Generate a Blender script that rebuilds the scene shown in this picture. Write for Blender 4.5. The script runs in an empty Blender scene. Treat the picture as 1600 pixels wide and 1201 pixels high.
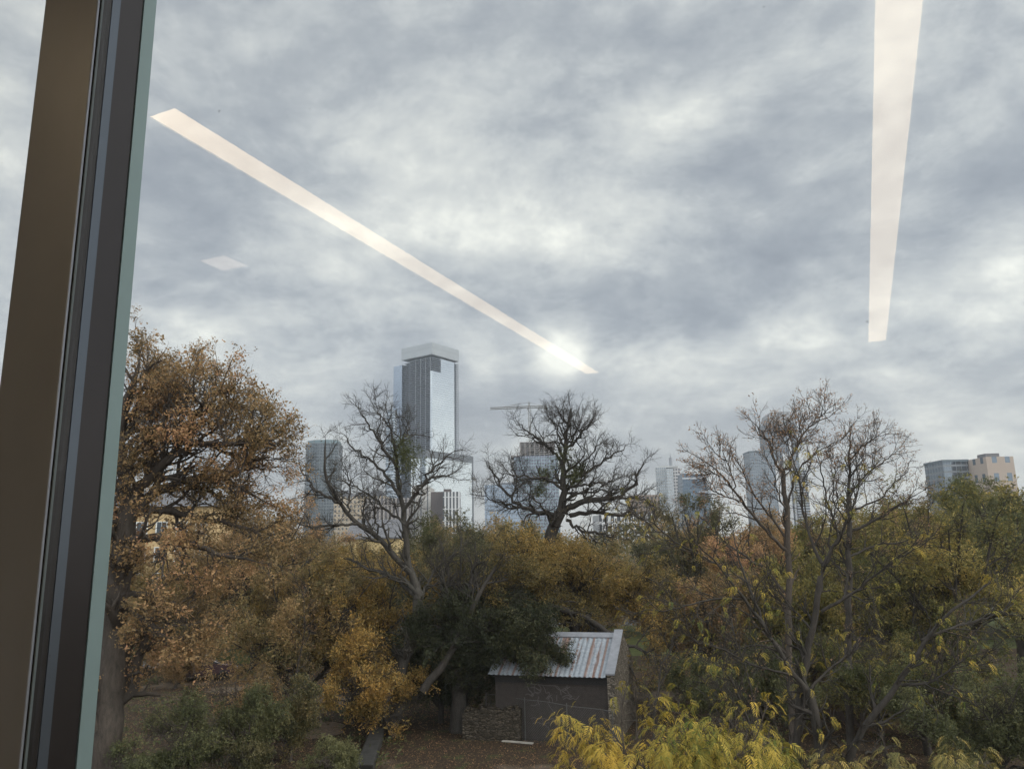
import bpy, math, random
import numpy as np
from mathutils import Vector, Matrix
PI = math.pi
S = bpy.context.scene
COL = S.collection

# ------------------------------------------------------------------ camera
FPX, PITCH, ROLL, CAMZ = 1200.0, math.radians(11.8), 0.02, 8.5
CAM = np.array([0.0, 0.0, CAMZ])
_F = np.array([0, math.cos(PITCH), math.sin(PITCH)])
_U0 = np.array([0, -math.sin(PITCH), math.cos(PITCH)])
_R0 = np.array([1.0, 0, 0])
_R = math.cos(ROLL) * _R0 - math.sin(ROLL) * _U0
_U = math.sin(ROLL) * _R0 + math.cos(ROLL) * _U0
cd = bpy.data.cameras.new('camera'); co = bpy.data.objects.new('camera', cd); COL.objects.link(co)
cd.sensor_width = 36; cd.lens = 36 * FPX / 1600; cd.clip_start = 0.02; cd.clip_end = 12000
m = Matrix.Identity(4)
for i in range(3):
    m[i][0], m[i][1], m[i][2], m[i][3] = _R[i], _U[i], -_F[i], CAM[i]
co.matrix_world = m
S.camera = co

def ray(x, y): return _F + _R * (x - 800) / FPX - _U * (y - 600.5) / FPX
def at(x, y, Y):                       # point at world depth Y seen at photo pixel (x, y)
    r = ray(x, y); return CAM + r * (Y / r[1])
def at_z(x, y, z):
    r = ray(x, y); return CAM + r * ((z - CAMZ) / r[2])

# ------------------------------------------------------------------ world and sun
SUN_EL, SUN_AZ = math.radians(32), math.radians(118)      # azimuth measured clockwise from +Y
W = bpy.data.worlds.new('World'); S.world = W; W.use_nodes = True
nt = W.node_tree; nt.nodes.clear()
def N(t, k, **kw):
    n = t.nodes.new(k)
    for a, b in kw.items(): setattr(n, a, b)
    return n
def L(t, a, b): t.links.new(a, b)
def mth(t, op, a, b=None, c=None, clamp=False):
    n = N(t, 'ShaderNodeMath', operation=op); n.use_clamp = clamp
    for i, v in enumerate((a, b, c)):
        if v is None: continue
        if isinstance(v, (int, float)): n.inputs[i].default_value = v
        else: L(t, v, n.inputs[i])
    return n.outputs[0]
def ramp(t, fac, stops, interp='LINEAR'):
    n = N(t, 'ShaderNodeValToRGB'); cr = n.color_ramp; cr.interpolation = interp
    while len(cr.elements) > 1: cr.elements.remove(cr.elements[-1])
    cr.elements[0].position = stops[0][0]; cr.elements[0].color = (*stops[0][1], 1)
    for p, c in stops[1:]:
        e = cr.elements.new(p); e.color = (*c, 1)
    L(t, fac, n.inputs[0]); return n.outputs[0]
def mixc(t, fac, a, b, mode='MIX'):
    n = N(t, 'ShaderNodeMix', data_type='RGBA', blend_type=mode)
    for s, v in ((n.inputs[0], fac), (n.inputs[6], a), (n.inputs[7], b)):
        if isinstance(v, (int, float)): s.default_value = v
        elif isinstance(v, tuple): s.default_value = (*v, 1)
        else: L(t, v, s)
    return n.outputs[2]
def noise(t, vec, scale, detail=4, rough=.55, dist=0.0):
    n = N(t, 'ShaderNodeTexNoise'); n.inputs['Scale'].default_value = scale
    n.inputs['Detail'].default_value = detail; n.inputs['Roughness'].default_value = rough
    n.inputs['Distortion'].default_value = dist
    if vec is not None: L(t, vec, n.inputs['Vector'])
    return n.outputs[0]

tc = N(nt, 'ShaderNodeTexCoord'); sp = N(nt, 'ShaderNodeSeparateXYZ'); L(nt, tc.outputs['Generated'], sp.inputs[0])
zz = mth(nt, 'ADD', mth(nt, 'MAXIMUM', sp.outputs[2], 0.0), 0.36)
u = mth(nt, 'DIVIDE', sp.outputs[0], zz); v = mth(nt, 'DIVIDE', sp.outputs[1], zz)
cb = N(nt, 'ShaderNodeCombineXYZ'); L(nt, u, cb.inputs[0]); L(nt, v, cb.inputs[1]); cb.inputs[2].default_value = 3.7
n1 = noise(nt, cb.outputs[0], 1.25, 4, .55, .3)
n2 = noise(nt, cb.outputs[0], 3.0, 13, .66, .22)
n3 = noise(nt, cb.outputs[0], 9.0, 9, .64, .2)

val = mth(nt, 'ADD', mth(nt, 'MULTIPLY', n1, .50), mth(nt, 'ADD', mth(nt, 'MULTIPLY', n2, .60), mth(nt, 'MULTIPLY', n3, .30)))
val = mth(nt, 'ADD', mth(nt, 'MULTIPLY', mth(nt, 'SUBTRACT', val, .695), 1.15), .645)
# brighter and darker regions of the cloud deck: (direction, width, amount)
BUMPS = [(520, 330, .10, .03), (620, 350, .08, .03), (780, 300, .08, .03), (1000, 250, .08, .02), (1090, 150, .05, .04), (880, 565, .036, .45), (1560, 490, .06, .13),
         (1050, 572, .04, .15), (1130, 552, .035, .20), (1210, 535, .035, .18), (1280, 528, .03, .15), (1400, 560, .05, .08), (1300, 200, .17, -.05), (1150, 440, .10, -.05), (340, 480, .10, -.05), (480, 130, .12, -.03), (380, 270, .08, -.03), (980, 585, .035, .22), (1470, 640, .10, .08),
         ((.965, .25, .05), None, .10, .17), ((.965, .25, .22), None, .10, -.05), (300, 60, .08, .03), (880, 505, .04, .06), (1060, 560, .04, .10), (760, 575, .05, .16), (620, 300, .06, .015), (560, 460, .05, .06), (330, 560, .08, .06), (1040, 330, .05, .05), (950, 130, .06, -.03), (1000, 480, .06, -.05), (30, 150, .1, .05), (700, 500, .05, .03)]  # vector entries lie out of view, added for the tower glass to reflect
for (bx, by, bw, ba) in BUMPS:
    d = np.array(bx, float) if by is None else ray(bx, by); d = d / np.linalg.norm(d)
    dn = N(nt, 'ShaderNodeVectorMath', operation='DISTANCE'); nv = N(nt, 'ShaderNodeVectorMath', operation='NORMALIZE')
    L(nt, tc.outputs['Generated'], nv.inputs[0]); L(nt, nv.outputs[0], dn.inputs[0]); dn.inputs[1].default_value = tuple(d)
    g = mth(nt, 'EXPONENT', mth(nt, 'MULTIPLY', mth(nt, 'POWER', mth(nt, 'DIVIDE', dn.outputs['Value'], bw), 2.0), -1.0))
    val = mth(nt, 'ADD', val, mth(nt, 'MULTIPLY', g, ba))
CLOUD = [(0.48, (1.72, 1.83, 2.10)), (0.57, (2.15, 2.27, 2.52)), (0.64, (2.70, 2.80, 2.98)), (0.70, (3.4, 3.47, 3.55)), (0.79, (4.5, 4.48, 4.35)), (0.93, (7.0, 6.8, 6.2))]
cloud = ramp(nt, val, [(p, tuple(c_ / 12 for c_ in c)) for p, c in CLOUD])
hz = mth(nt, 'MULTIPLY', mth(nt, 'SUBTRACT', 1.0, mth(nt, 'DIVIDE', mth(nt, 'MAXIMUM', sp.outputs[2], 0.0), .24), clamp=True), .55)
cloud = mixc(nt, hz, cloud, (.345, .332, .322))
sky = N(nt, 'ShaderNodeTexSky', sky_type='NISHITA', sun_disc=False)
sky.sun_elevation = SUN_EL; sky.sun_rotation = SUN_AZ
cl12 = mixc(nt, 1.0, cloud, (12.0, 12.0, 12.0), 'MULTIPLY')
# unseen sky overhead and behind the building, brightened as added fill for camera-facing sides
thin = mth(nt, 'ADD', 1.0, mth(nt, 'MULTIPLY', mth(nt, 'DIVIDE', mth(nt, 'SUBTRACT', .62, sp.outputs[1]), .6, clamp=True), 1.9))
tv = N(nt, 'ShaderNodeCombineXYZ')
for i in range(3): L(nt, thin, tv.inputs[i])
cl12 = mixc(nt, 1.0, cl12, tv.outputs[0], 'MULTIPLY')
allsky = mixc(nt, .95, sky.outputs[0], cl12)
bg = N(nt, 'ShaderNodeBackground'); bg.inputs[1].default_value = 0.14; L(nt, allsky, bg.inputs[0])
wo = N(nt, 'ShaderNodeOutputWorld'); L(nt, bg.outputs[0], wo.inputs[0])

sl = bpy.data.lights.new('sun', 'SUN'); sl.energy = 1.3; sl.angle = math.radians(25); sl.color = (1, .93, .82)
so = bpy.data.objects.new('sun', sl); COL.objects.link(so)
sd = Vector((math.sin(SUN_AZ) * math.cos(SUN_EL), math.cos(SUN_AZ) * math.cos(SUN_EL), math.sin(SUN_EL)))
so.rotation_euler = sd.to_track_quat('Z', 'Y').to_euler()
S.view_settings.view_transform = 'Standard'; S.view_settings.look = 'None'
S.view_settings.exposure = 0.38; S.view_settings.gamma = 1.0
S.render.engine = 'CYCLES'
S.cycles.max_bounces = 8; S.cycles.transparent_max_bounces = 16; S.cycles.diffuse_bounces = 3

# ------------------------------------------------------------------ materials
MATS = {}
def mat(name):
    mm = bpy.data.materials.new(name); mm.use_nodes = True; t = mm.node_tree; t.nodes.clear()
    o = N(t, 'ShaderNodeOutputMaterial'); return mm, t, o
def pbsdf(t, o, col, rough=.8, metal=0.0, spec=.5, bump=None, bstr=.3, bdist=.02):
    p = N(t, 'ShaderNodeBsdfPrincipled')
    if isinstance(col, tuple): p.inputs['Base Color'].default_value = (*col, 1)
    else: L(t, col, p.inputs['Base Color'])
    if isinstance(rough, (int, float)): p.inputs['Roughness'].default_value = rough
    else: L(t, rough, p.inputs['Roughness'])
    p.inputs['Metallic'].default_value = metal; p.inputs['Specular IOR Level'].default_value = spec
    if bump is not None:
        b = N(t, 'ShaderNodeBump'); b.inputs['Strength'].default_value = bstr; b.inputs['Distance'].default_value = bdist
        L(t, bump, b.inputs['Height']); L(t, b.outputs[0], p.inputs['Normal'])
    L(t, p.outputs[0], o.inputs[0]); return p
def plain(name, c, rough=.7, metal=0.0, var=.18, scale=3.0, bstr=.15, spec=.4):
    mm, t, o = mat(name); tcn = N(t, 'ShaderNodeTexCoord')
    n = noise(t, tcn.outputs['Object'], scale, 6, .6)
    lo = tuple(x * (1 - var) for x in c); hi = tuple(min(1, x * (1 + var)) for x in c)
    pbsdf(t, o, ramp(t, n, [(.3, lo), (.7, hi)]), rough, metal, spec, n, bstr)
    MATS[name] = mm; return mm
def emit(name, c, s):
    mm, t, o = mat(name); e = N(t, 'ShaderNodeEmission'); e.inputs[0].default_value = (*c, 1); e.inputs[1].default_value = s
    L(t, e.outputs[0], o.inputs[0]); return mm
def bark(name, c, scale=9.0):
    mm, t, o = mat(name); tcn = N(t, 'ShaderNodeTexCoord')
    mp = N(t, 'ShaderNodeMapping'); mp.inputs['Scale'].default_value = (1, 1, .35); L(t, tcn.outputs['Object'], mp.inputs[0])
    n = noise(t, mp.outputs[0], scale, 7, .65); n2_ = noise(t, tcn.outputs['Object'], .9, 3)
    a = ramp(t, n, [(.3, tuple(x * .45 for x in c)), (.7, tuple(x * 1.35 for x in c))])
    a = mixc(t, mth(t, 'MULTIPLY', n2_, .25), a, (.12, .12, .105))
    pbsdf(t, o, a, .95, 0, .2, n, .8, .03); return mm
def leafmat(name, stops, trans=.35, desat=.28):
    stops = [(p, tuple(1.12 * x * (1 - desat) + desat * (.3 * c[0] + .6 * c[1] + .1 * c[2]) * 1.15 for x in c)) for p, c in stops]
    mm, t, o = mat(name); at_ = N(t, 'ShaderNodeAttribute', attribute_name='tint')
    col = ramp(t, at_.outputs['Fac'], stops)
    d = N(t, 'ShaderNodeBsdfPrincipled'); L(t, col, d.inputs['Base Color']); d.inputs['Roughness'].default_value = .6
    d.inputs['Specular IOR Level'].default_value = .25
    tr = N(t, 'ShaderNodeBsdfTranslucent'); L(t, col, tr.inputs[0])
    mx = N(t, 'ShaderNodeMixShader'); mx.inputs[0].default_value = trans
    L(t, d.outputs[0], mx.inputs[1]); L(t, tr.outputs[0], mx.inputs[2]); L(t, mx.outputs[0], o.inputs[0]); return mm
def facade(name, glass, frame, fh, bw, lw=.12, lh=.12, metal=.85, rough=.06, frough=.6, var=.25, wob=.0, off=0.0):
    """curtain wall or window grid in object space; fh/bw in metres, lw/lh fraction of bay that is frame"""
    mm, t, o = mat(name); tcn = N(t, 'ShaderNodeTexCoord')
    sx = N(t, 'ShaderNodeSeparateXYZ'); L(t, tcn.outputs['Object'], sx.inputs[0])
    sn = N(t, 'ShaderNodeSeparateXYZ'); L(t, tcn.outputs['Normal'], sn.inputs[0])
    uu = mth(t, 'ADD', mth(t, 'MULTIPLY', sx.outputs[0], mth(t, 'ROUND', mth(t, 'ABSOLUTE', sn.outputs[1]))),
             mth(t, 'MULTIPLY', sx.outputs[1], mth(t, 'ROUND', mth(t, 'ABSOLUTE', sn.outputs[0]))))
    a = mth(t, 'DIVIDE', mth(t, 'ADD', uu, 500 * bw + off), bw); b = mth(t, 'DIVIDE', mth(t, 'ADD', sx.outputs[2], .01), fh)
    fa = mth(t, 'LESS_THAN', mth(t, 'FRACT', a), lw); fb = mth(t, 'LESS_THAN', mth(t, 'FRACT', b), lh)
    top = mth(t, 'GREATER_THAN', mth(t, 'ABSOLUTE', sn.outputs[2]), .5)
    fr = mth(t, 'MAXIMUM', mth(t, 'MAXIMUM', fa, fb), top)
    cc = N(t, 'ShaderNodeCombineXYZ'); L(t, mth(t, 'FLOOR', a), cc.inputs[0]); L(t, mth(t, 'FLOOR', b), cc.inputs[1])
    wn = N(t, 'ShaderNodeTexWhiteNoise', noise_dimensions='2D'); L(t, cc.outputs[0], wn.inputs[0])
    gcol = mixc(t, mth(t, 'MULTIPLY', wn.outputs[0], var), glass, tuple(x * .35 for x in glass))
    nz = noise(t, tcn.outputs['Object'], .05, 5, .6)
    gcol = mixc(t, mth(t, 'MULTIPLY', nz, .25), gcol, tuple(x * .6 for x in glass))
    col = mixc(t, fr, gcol, frame)
    p = pbsdf(t, o, col, mth(t, 'ADD', mth(t, 'MULTIPLY', fr, frough - rough), rough), 0, .5)
    L(t, mth(t, 'MULTIPLY', mth(t, 'SUBTRACT', 1.0, fr), metal), p.inputs['Metallic'])
    if wob:
        bb = N(t, 'ShaderNodeBump'); bb.inputs['Strength'].default_value = 1; bb.inputs['Distance'].default_value = wob
        L(t, noise(t, tcn.outputs['Object'], .12, 2), bb.inputs['Height']); L(t, bb.outputs[0], p.inputs['Normal'])
    return mm

# ------------------------------------------------------------------ mesh helpers
def tag(o, label=None, cat=None, group=None, kind=None):
    for k, v_ in (('label', label), ('category', cat), ('group', group), ('kind', kind)):
        if v_: o[k] = v_
    return o
def empty(name, label, cat, loc=(0, 0, 0), rz=0, group=None):
    o = bpy.data.objects.new(name, None); COL.objects.link(o); o.location = loc; o.rotation_euler = (0, 0, rz)
    o.empty_display_size = .2
    return tag(o, label, cat, group)
def np_mesh(name, V, F, smooth=False, tint=None):
    V = np.asarray(V, dtype=np.float32); F = np.asarray(F, dtype=np.int32); k = F.shape[1]
    me = bpy.data.meshes.new(name); me.vertices.add(len(V)); me.vertices.foreach_set('co', V.ravel())
    me.loops.add(F.size); me.loops.foreach_set('vertex_index', F.ravel())
    me.polygons.add(len(F)); me.polygons.foreach_set('loop_start', np.arange(0, F.size, k, dtype=np.int32))
    if smooth: me.polygons.foreach_set('use_smooth', np.ones(len(F), dtype=bool))
    if tint is not None:
        a = me.attributes.new('tint', 'FLOAT', 'POINT'); a.data.foreach_set('value', np.asarray(tint, dtype=np.float32))
    me.update(calc_edges=True); return me
def link(name, me, mt, parent=None, loc=None):
    o = bpy.data.objects.new(name, me); COL.objects.link(o)
    if mt is not None and not me.materials: me.materials.append(mt)
    if parent is not None: o.parent = parent
    if loc is not None: o.location = loc
    return o
class MB:
    def __init__(s): s.v = []; s.f = []; s.mi = []; s.cur = 0
    def box(s, x0, x1, y0, y1, z0, z1):
        b = len(s.v)
        s.v += [(x, y, z) for z in (z0, z1) for x, y in ((x0, y0), (x1, y0), (x1, y1), (x0, y1))]
        for q in ((0, 3, 2, 1), (4, 5, 6, 7), (0, 1, 5, 4), (1, 2, 6, 5), (2, 3, 7, 6), (3, 0, 4, 7)):
            s.f.append(tuple(b + i for i in q)); s.mi.append(s.cur)
        return s
    def poly(s, pts):
        b = len(s.v); s.v += [tuple(p) for p in pts]; s.f.append(tuple(range(b, b + len(pts)))); s.mi.append(s.cur); return s
    def prism(s, pts, z0, z1):            # pts ccw in xy
        n = len(pts); b = len(s.v)
        s.v += [(p[0], p[1], z0) for p in pts] + [(p[0], p[1], z1) for p in pts]
        s.f.append(tuple(b + i for i in reversed(range(n)))); s.f.append(tuple(b + n + i for i in range(n)))
        s.mi += [s.cur] * 2
        for i in range(n):
            j = (i + 1) % n; s.f.append((b + i, b + j, b + n + j, b + n + i)); s.mi.append(s.cur)
        return s
    def slab(s, A, B):                    # two matching point rings joined into a closed solid
        n = len(A); b = len(s.v); s.v += [tuple(p) for p in A] + [tuple(p) for p in B]
        s.f.append(tuple(b + i for i in reversed(range(n)))); s.f.append(tuple(b + n + i for i in range(n))); s.mi += [s.cur] * 2
        for i in range(n):
            j = (i + 1) % n; s.f.append((b + i, b + j, b + n + j, b + n + i)); s.mi.append(s.cur)
        return s
    def tube(s, pts, r, k=6):
        rs = r if isinstance(r, (list, tuple)) else [r] * len(pts)
        P = np.array([pts], dtype=float); V, F = tubes(P, np.array([rs], dtype=float), k)
        b = len(s.v); s.v += [tuple(map(float, q)) for q in V]; s.f += [tuple(int(i) + b for i in q) for q in F]; s.mi += [s.cur] * len(F)
        return s
    def build(s, name, mt, parent=None, loc=None, smooth=False, bevel=0):
        me = bpy.data.meshes.new(name); me.from_pydata(s.v, [], s.f)
        ms = mt if isinstance(mt, (list, tuple)) else [mt]
        for x in ms: me.materials.append(x)
        me.polygons.foreach_set('material_index', s.mi)
        if smooth: me.polygons.foreach_set('use_smooth', [True] * len(s.f))
        me.update(); o = link(name, me, None, parent, loc)
        if bevel:
            bm_ = o.modifiers.new('bevel', 'BEVEL'); bm_.width = bevel; bm_.segments = 2
        return o
def unit(a): return a / np.maximum(np.linalg.norm(a, axis=-1, keepdims=True), 1e-9)
def tubes(P, Rr, k):
    """P (n,s,3) centre lines, Rr (n,s) radii -> verts, quads"""
    n, s_, _ = P.shape
    T = np.empty_like(P); T[:, 1:-1] = P[:, 2:] - P[:, :-2]; T[:, 0] = P[:, 1] - P[:, 0]; T[:, -1] = P[:, -1] - P[:, -2]
    T = unit(T); M_ = unit(P[:, -1] - P[:, 0])
    ref = np.where(np.abs(M_[:, 2:3]) > .8, np.array([[1., 0, 0]]), np.array([[0, 0, 1.]]))[:, None, :]
    A = unit(np.cross(T, ref)); B = np.cross(T, A)
    th = np.arange(k) * 2 * PI / k
    V = P[:, :, None, :] + Rr[:, :, None, None] * (np.cos(th)[None, None, :, None] * A[:, :, None, :] + np.sin(th)[None, None, :, None] * B[:, :, None, :])
    idx = np.arange(n * s_ * k).reshape(n, s_, k); j = (np.arange(k) + 1) % k
    a = idx[:, :-1]; b_ = idx[:, 1:]
    F = np.stack([a, a[..., j], b_[..., j], b_], axis=-1).reshape(-1, 4)
    return V.reshape(-1, 3), F

# ------------------------------------------------------------------ trees
def grow(rng, P0, D0, Ln, R0, R1, seg, wig, up):
    n = len(P0); P = np.zeros((n, seg + 1, 3)); P[:, 0] = P0; d = D0.copy(); st = (Ln / seg)[:, None]
    for i in range(seg):
        d = unit(d + wig * rng.normal(size=(n, 3)) + np.array([0, 0, up]))
        P[:, i + 1] = P[:, i] + d * st
    tt = np.linspace(0, 1, seg + 1)[None, :] ** .9
    return P, R0[:, None] * (1 - tt) + R1[:, None] * tt
def kids(rng, P, Rr, n, t0, ang, lens, rf=.62, flat=1.0):
    nb, s_, _ = P.shape; seg = s_ - 1
    t = t0 + (1 - t0) * (np.arange(n)[None, :] + rng.random((nb, n))) / n
    t[:, -1] = 1.0 - .02 * rng.random(nb)
    f = t * seg; i = np.minimum(f.astype(int), seg - 1); w = f - i; bi = np.arange(nb)[:, None]
    p = P[bi, i] * (1 - w[..., None]) + P[bi, i + 1] * w[..., None]
    T = unit(P[bi, i + 1] - P[bi, i]); r = Rr[bi, i] * (1 - w) + Rr[bi, i + 1] * w
    q = rng.normal(size=T.shape); q[..., 2] *= flat; q = unit(q - (q * T).sum(-1, keepdims=True) * T)
    a = ang * (.6 + .7 * rng.random(t.shape)); a[:, -1] *= .4; a = a[..., None]
    d = unit(T * np.cos(a) + q * np.sin(a))
    ln = lens * (.6 + .7 * rng.random(t.shape)) * (1.22 - .6 * t)
    return p.reshape(-1, 3), d.reshape(-1, 3), ln.ravel(), (r * rf).ravel()
def resample(pts, r, m_, rng=None, wob=0.0):
    pts = np.array(pts, float); r = np.array(r, float); s_ = np.r_[0, np.cumsum(np.linalg.norm(np.diff(pts, axis=0), axis=1))]
    q = np.linspace(0, s_[-1], m_)
    # smooth interpolation (catmull-rom style by blurring a dense linear one)
    P = np.stack([np.interp(q, s_, pts[:, c]) for c in range(3)], 1)
    for _ in range(2):
        P[1:-1] = .25 * P[:-2] + .5 * P[1:-1] + .25 * P[2:]
    if rng is not None and wob: P[1:-1] += rng.normal(size=P[1:-1].shape) * wob
    return P, np.interp(q, s_, r)
# leaf templates: list of rhombic blades (each 4 verts), unit sized
def blade(c, d, n, l, w):
    c = np.array(c, float); d = unit(np.array(d, float)); n = unit(np.array(n, float)); s_ = np.cross(d, n)
    return [c, c + d * l * .45 + s_ * w * .5, c + d * l, c + d * l * .45 - s_ * w * .5]
def tpl_oak(seed=0):
    r = random.Random(seed); o = []
    for i in range(6):
        a = r.uniform(0, 2 * PI); c = (r.uniform(-.95, .95), r.uniform(-.6, .6), r.uniform(-.6, .6)); l_ = r.uniform(.38, .72)
        o += blade(c, (math.cos(a), math.sin(a), r.uniform(-.6, .6)), (r.uniform(-.7, .7), r.uniform(-.7, .7), 1), l_, l_ * .6)
    return np.array(o)
def tpl_clump(seed=0, n=7):
    r = random.Random(seed); o = []
    for i in range(n):
        c = (r.uniform(-.7, .7), r.uniform(-.7, .7), r.uniform(-.5, .5))
        o += blade(c, (r.uniform(-1, 1), r.uniform(-1, 1), r.uniform(-.6, .6)), (r.uniform(-.8, .8), r.uniform(-.8, .8), 1), r.uniform(.5, .75), .34)
    return np.array(o)
def tpl_frond(seed=0, pairs=7, droop=1.1):
    r = random.Random(seed); o = []; p = np.zeros(3); d = np.array([1, 0, .5])
    for i in range(pairs):
        d = unit(d + np.array([0, 0, -droop / pairs])); p = p + d / pairs
        sz = .42 * (1 - .35 * abs(i - pairs * .45) / pairs)
        for s_ in (-1, 1):
            o += blade(p, (d[0] * .55, s_ * .75, d[2] * .5 - .45 + r.uniform(-.12, .12)), (0, -s_ * .5, 1), sz, sz * .33)
    o += blade(p, d, (0, 0, 1), .36, .12)
    return np.array(o)
TPL = dict(oak=[tpl_oak(i) for i in range(5)], clump=[tpl_clump(i) for i in range(4)], frond=[tpl_frond(i, 7, 2.0) for i in range(3)],
           twiggy=[tpl_clump(9, 3), tpl_clump(11, 4)])
def leaves(rng, C, D, size, kind, tint_noise=1.6, upright=False, tbase=0.5, tvar=.22, patch=.6):
    V = []; TI = []; parts = TPL[kind]; w = rng.integers(0, len(parts), len(C))
    for ti, T in enumerate(parts):
        m_ = w == ti; c = C[m_]; d = D[m_]; n = len(c)
        if n == 0: continue
        if upright:
            x = unit(np.c_[d[:, :2] + .35 * rng.normal(size=(n, 2)), np.zeros(n)]); z = np.tile([0, 0, 1.], (n, 1)) + .25 * rng.normal(size=(n, 3))
            y = unit(np.cross(z, x)); z = np.cross(x, y)
        else:
            x = unit(rng.normal(size=(n, 3)) + d * .6); y = unit(np.cross(x, rng.normal(size=(n, 3)))); z = np.cross(x, y)
        s_ = size * (.55 + .95 * rng.random(n) ** 1.3)
        Q = c[:, None, :] + s_[:, None, None] * (T[None, :, 0:1] * x[:, None] + T[None, :, 1:2] * y[:, None] + T[None, :, 2:3] * z[:, None])
        k = len(T) // 4
        f = np.sin(c[:, 0] * tint_noise + 1.3) * np.sin(c[:, 1] * tint_noise + .7) * .5 + np.sin(c[:, 2] * tint_noise * 1.3 + c[:, 0] * .9) * .5
        tn = tbase + patch * .3 * f[:, None] + rng.normal(size=(n, 1)) * tvar * .6 + rng.normal(size=(n, k)) * tvar * .6
        V.append(Q.reshape(-1, 3)); TI.append(np.repeat(np.clip(tn, 0, 1).ravel(), 4))
    V = np.concatenate(V); TI = np.concatenate(TI)
    return V, np.arange(len(V)).reshape(-1, 4), TI
def sample_on(rng, P, n, t0=.15, jit=.05):
    nb, s_, _ = P.shape; seg = s_ - 1
    f = (t0 + (1 - t0) * rng.random((nb, n))) * seg; i = np.minimum(f.astype(int), seg - 1); w = (f - i)[..., None]; bi = np.arange(nb)[:, None]
    p = P[bi, i] * (1 - w) + P[bi, i + 1] * w + rng.normal(size=(nb, n, 3)) * jit
    d = np.repeat(unit(P[:, -1] - P[:, 0])[:, None], n, 1)
    return p.reshape(-1, 3), d.reshape(-1, 3)

def build_tree(seed, guides, levels, leaf=None, gseg=14, gwob=.02, dens_fn=None):
    """guides: list of (pts, radii); levels: (n, t0, angle, length, seg, wiggle, up) ; leaf: dict or None -> (bark mesh, leaf mesh)"""
    rng = np.random.default_rng(seed); VV = []; FF = []; off = 0
    G = [resample(p, r, gseg, rng, gwob) for p, r in guides]
    P = np.stack([g[0] for g in G]); Rr = np.stack([g[1] for g in G])
    lev = [(P, Rr)]
    for li, (n, t0, ang, ln, seg, wig, up) in enumerate(levels):
        P, Rr = lev[-1]
        p, d, l_, r_ = kids(rng, P, Rr, n, t0, ang, ln)
        minr = .015 / (1 + .6 * li)
        r_ = np.maximum(r_, minr)
        if li >= 1 and lev[0][0].shape[0] and dens_fn is not None:
            k_ = dens_fn(p, rng); p, d, l_, r_ = p[k_], d[k_], l_[k_], r_[k_]
        P, Rr = grow(rng, p, d, l_, r_, np.maximum(r_ * .35, .0045), seg, wig, up); lev.append((P, Rr))
    ks = [8, 5, 4, 3, 3, 3]
    for i, (P, Rr) in enumerate(lev):
        V, F = tubes(P, Rr, ks[i]); VV.append(V); FF.append(F + off); off += len(V)
    me = np_mesh('branches', np.concatenate(VV), np.concatenate(FF), smooth=True)
    lm = None
    if leaf:
        C = []; D = []
        for (li, n, j) in leaf['on']:
            c, d = sample_on(rng, lev[li][0], n, .1, j); C.append(c); D.append(d)
        C = np.concatenate(C); D = np.concatenate(D)
        if 'keep' in leaf:
            k_ = leaf['keep'](C, rng); C = C[k_]; D = D[k_]
        V, F, TI = leaves(rng, C, D, leaf['size'], leaf['kind'], leaf.get('freq', 1.6), leaf.get('upright', False), leaf.get('base', .5), leaf.get('var', .22), leaf.get('patch', .6))
        lm = np_mesh('leaves', V, F, tint=TI)
    return me, lm
def tree_thing(name, label, cat, loc, meshes, bm_, lm_, group=None, crown='crown', rz=0, sc=1.0):
    e = empty(name, label, cat, loc, rz, group)
    e.scale = (sc, sc, sc) if not isinstance(sc, tuple) else sc
    a = link('trunk', meshes[0], bm_, e)
    if meshes[1] is not None: link(crown, meshes[1], lm_, e)
    return e
def crown_guides(rng, H, Wd, h0, nl, r0, lean=(0, 0), squash=1.0, base_r=None):
    """trunk from 0 to h0 then nl limbs reaching an ellipsoid crown of height H and width Wd"""
    top = np.array([lean[0], lean[1], h0]); G = [([(0, 0, -.3), (lean[0] * .3, lean[1] * .3, h0 * .5), tuple(top), (lean[0] * 1.3, lean[1] * 1.3, h0 + (H - h0) * .55)], [r0 * 1.25, r0, r0 * .8, r0 * .3])]
    cz = h0 + (H - h0) * .42
    for i in range(nl):
        a = i * 2.399 + rng.uniform(-.4, .4); el = rng.uniform(-.35, 1.25)
        tip = np.array([math.cos(a) * math.cos(el) * Wd * .5 * squash, math.sin(a) * math.cos(el) * Wd * .5 * squash, cz + math.sin(el) * (H - cz) * .86]) + np.array([lean[0], lean[1], 0])
        tt = rng.uniform(.55, 1.05); s_ = np.array([lean[0] * tt, lean[1] * tt, h0 * tt])
        mid = s_ * .45 + tip * .55 + np.array([0, 0, rng.uniform(-.3, .6)]) + rng.uniform(-.4, .4, 3)
        G.append(([tuple(s_), tuple(s_ * .7 + mid * .3 + np.array([0, 0, .25])), tuple(mid), tuple(tip)], [r0 * .55, r0 * .42, r0 * .26, r0 * .1]))
    return G

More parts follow.
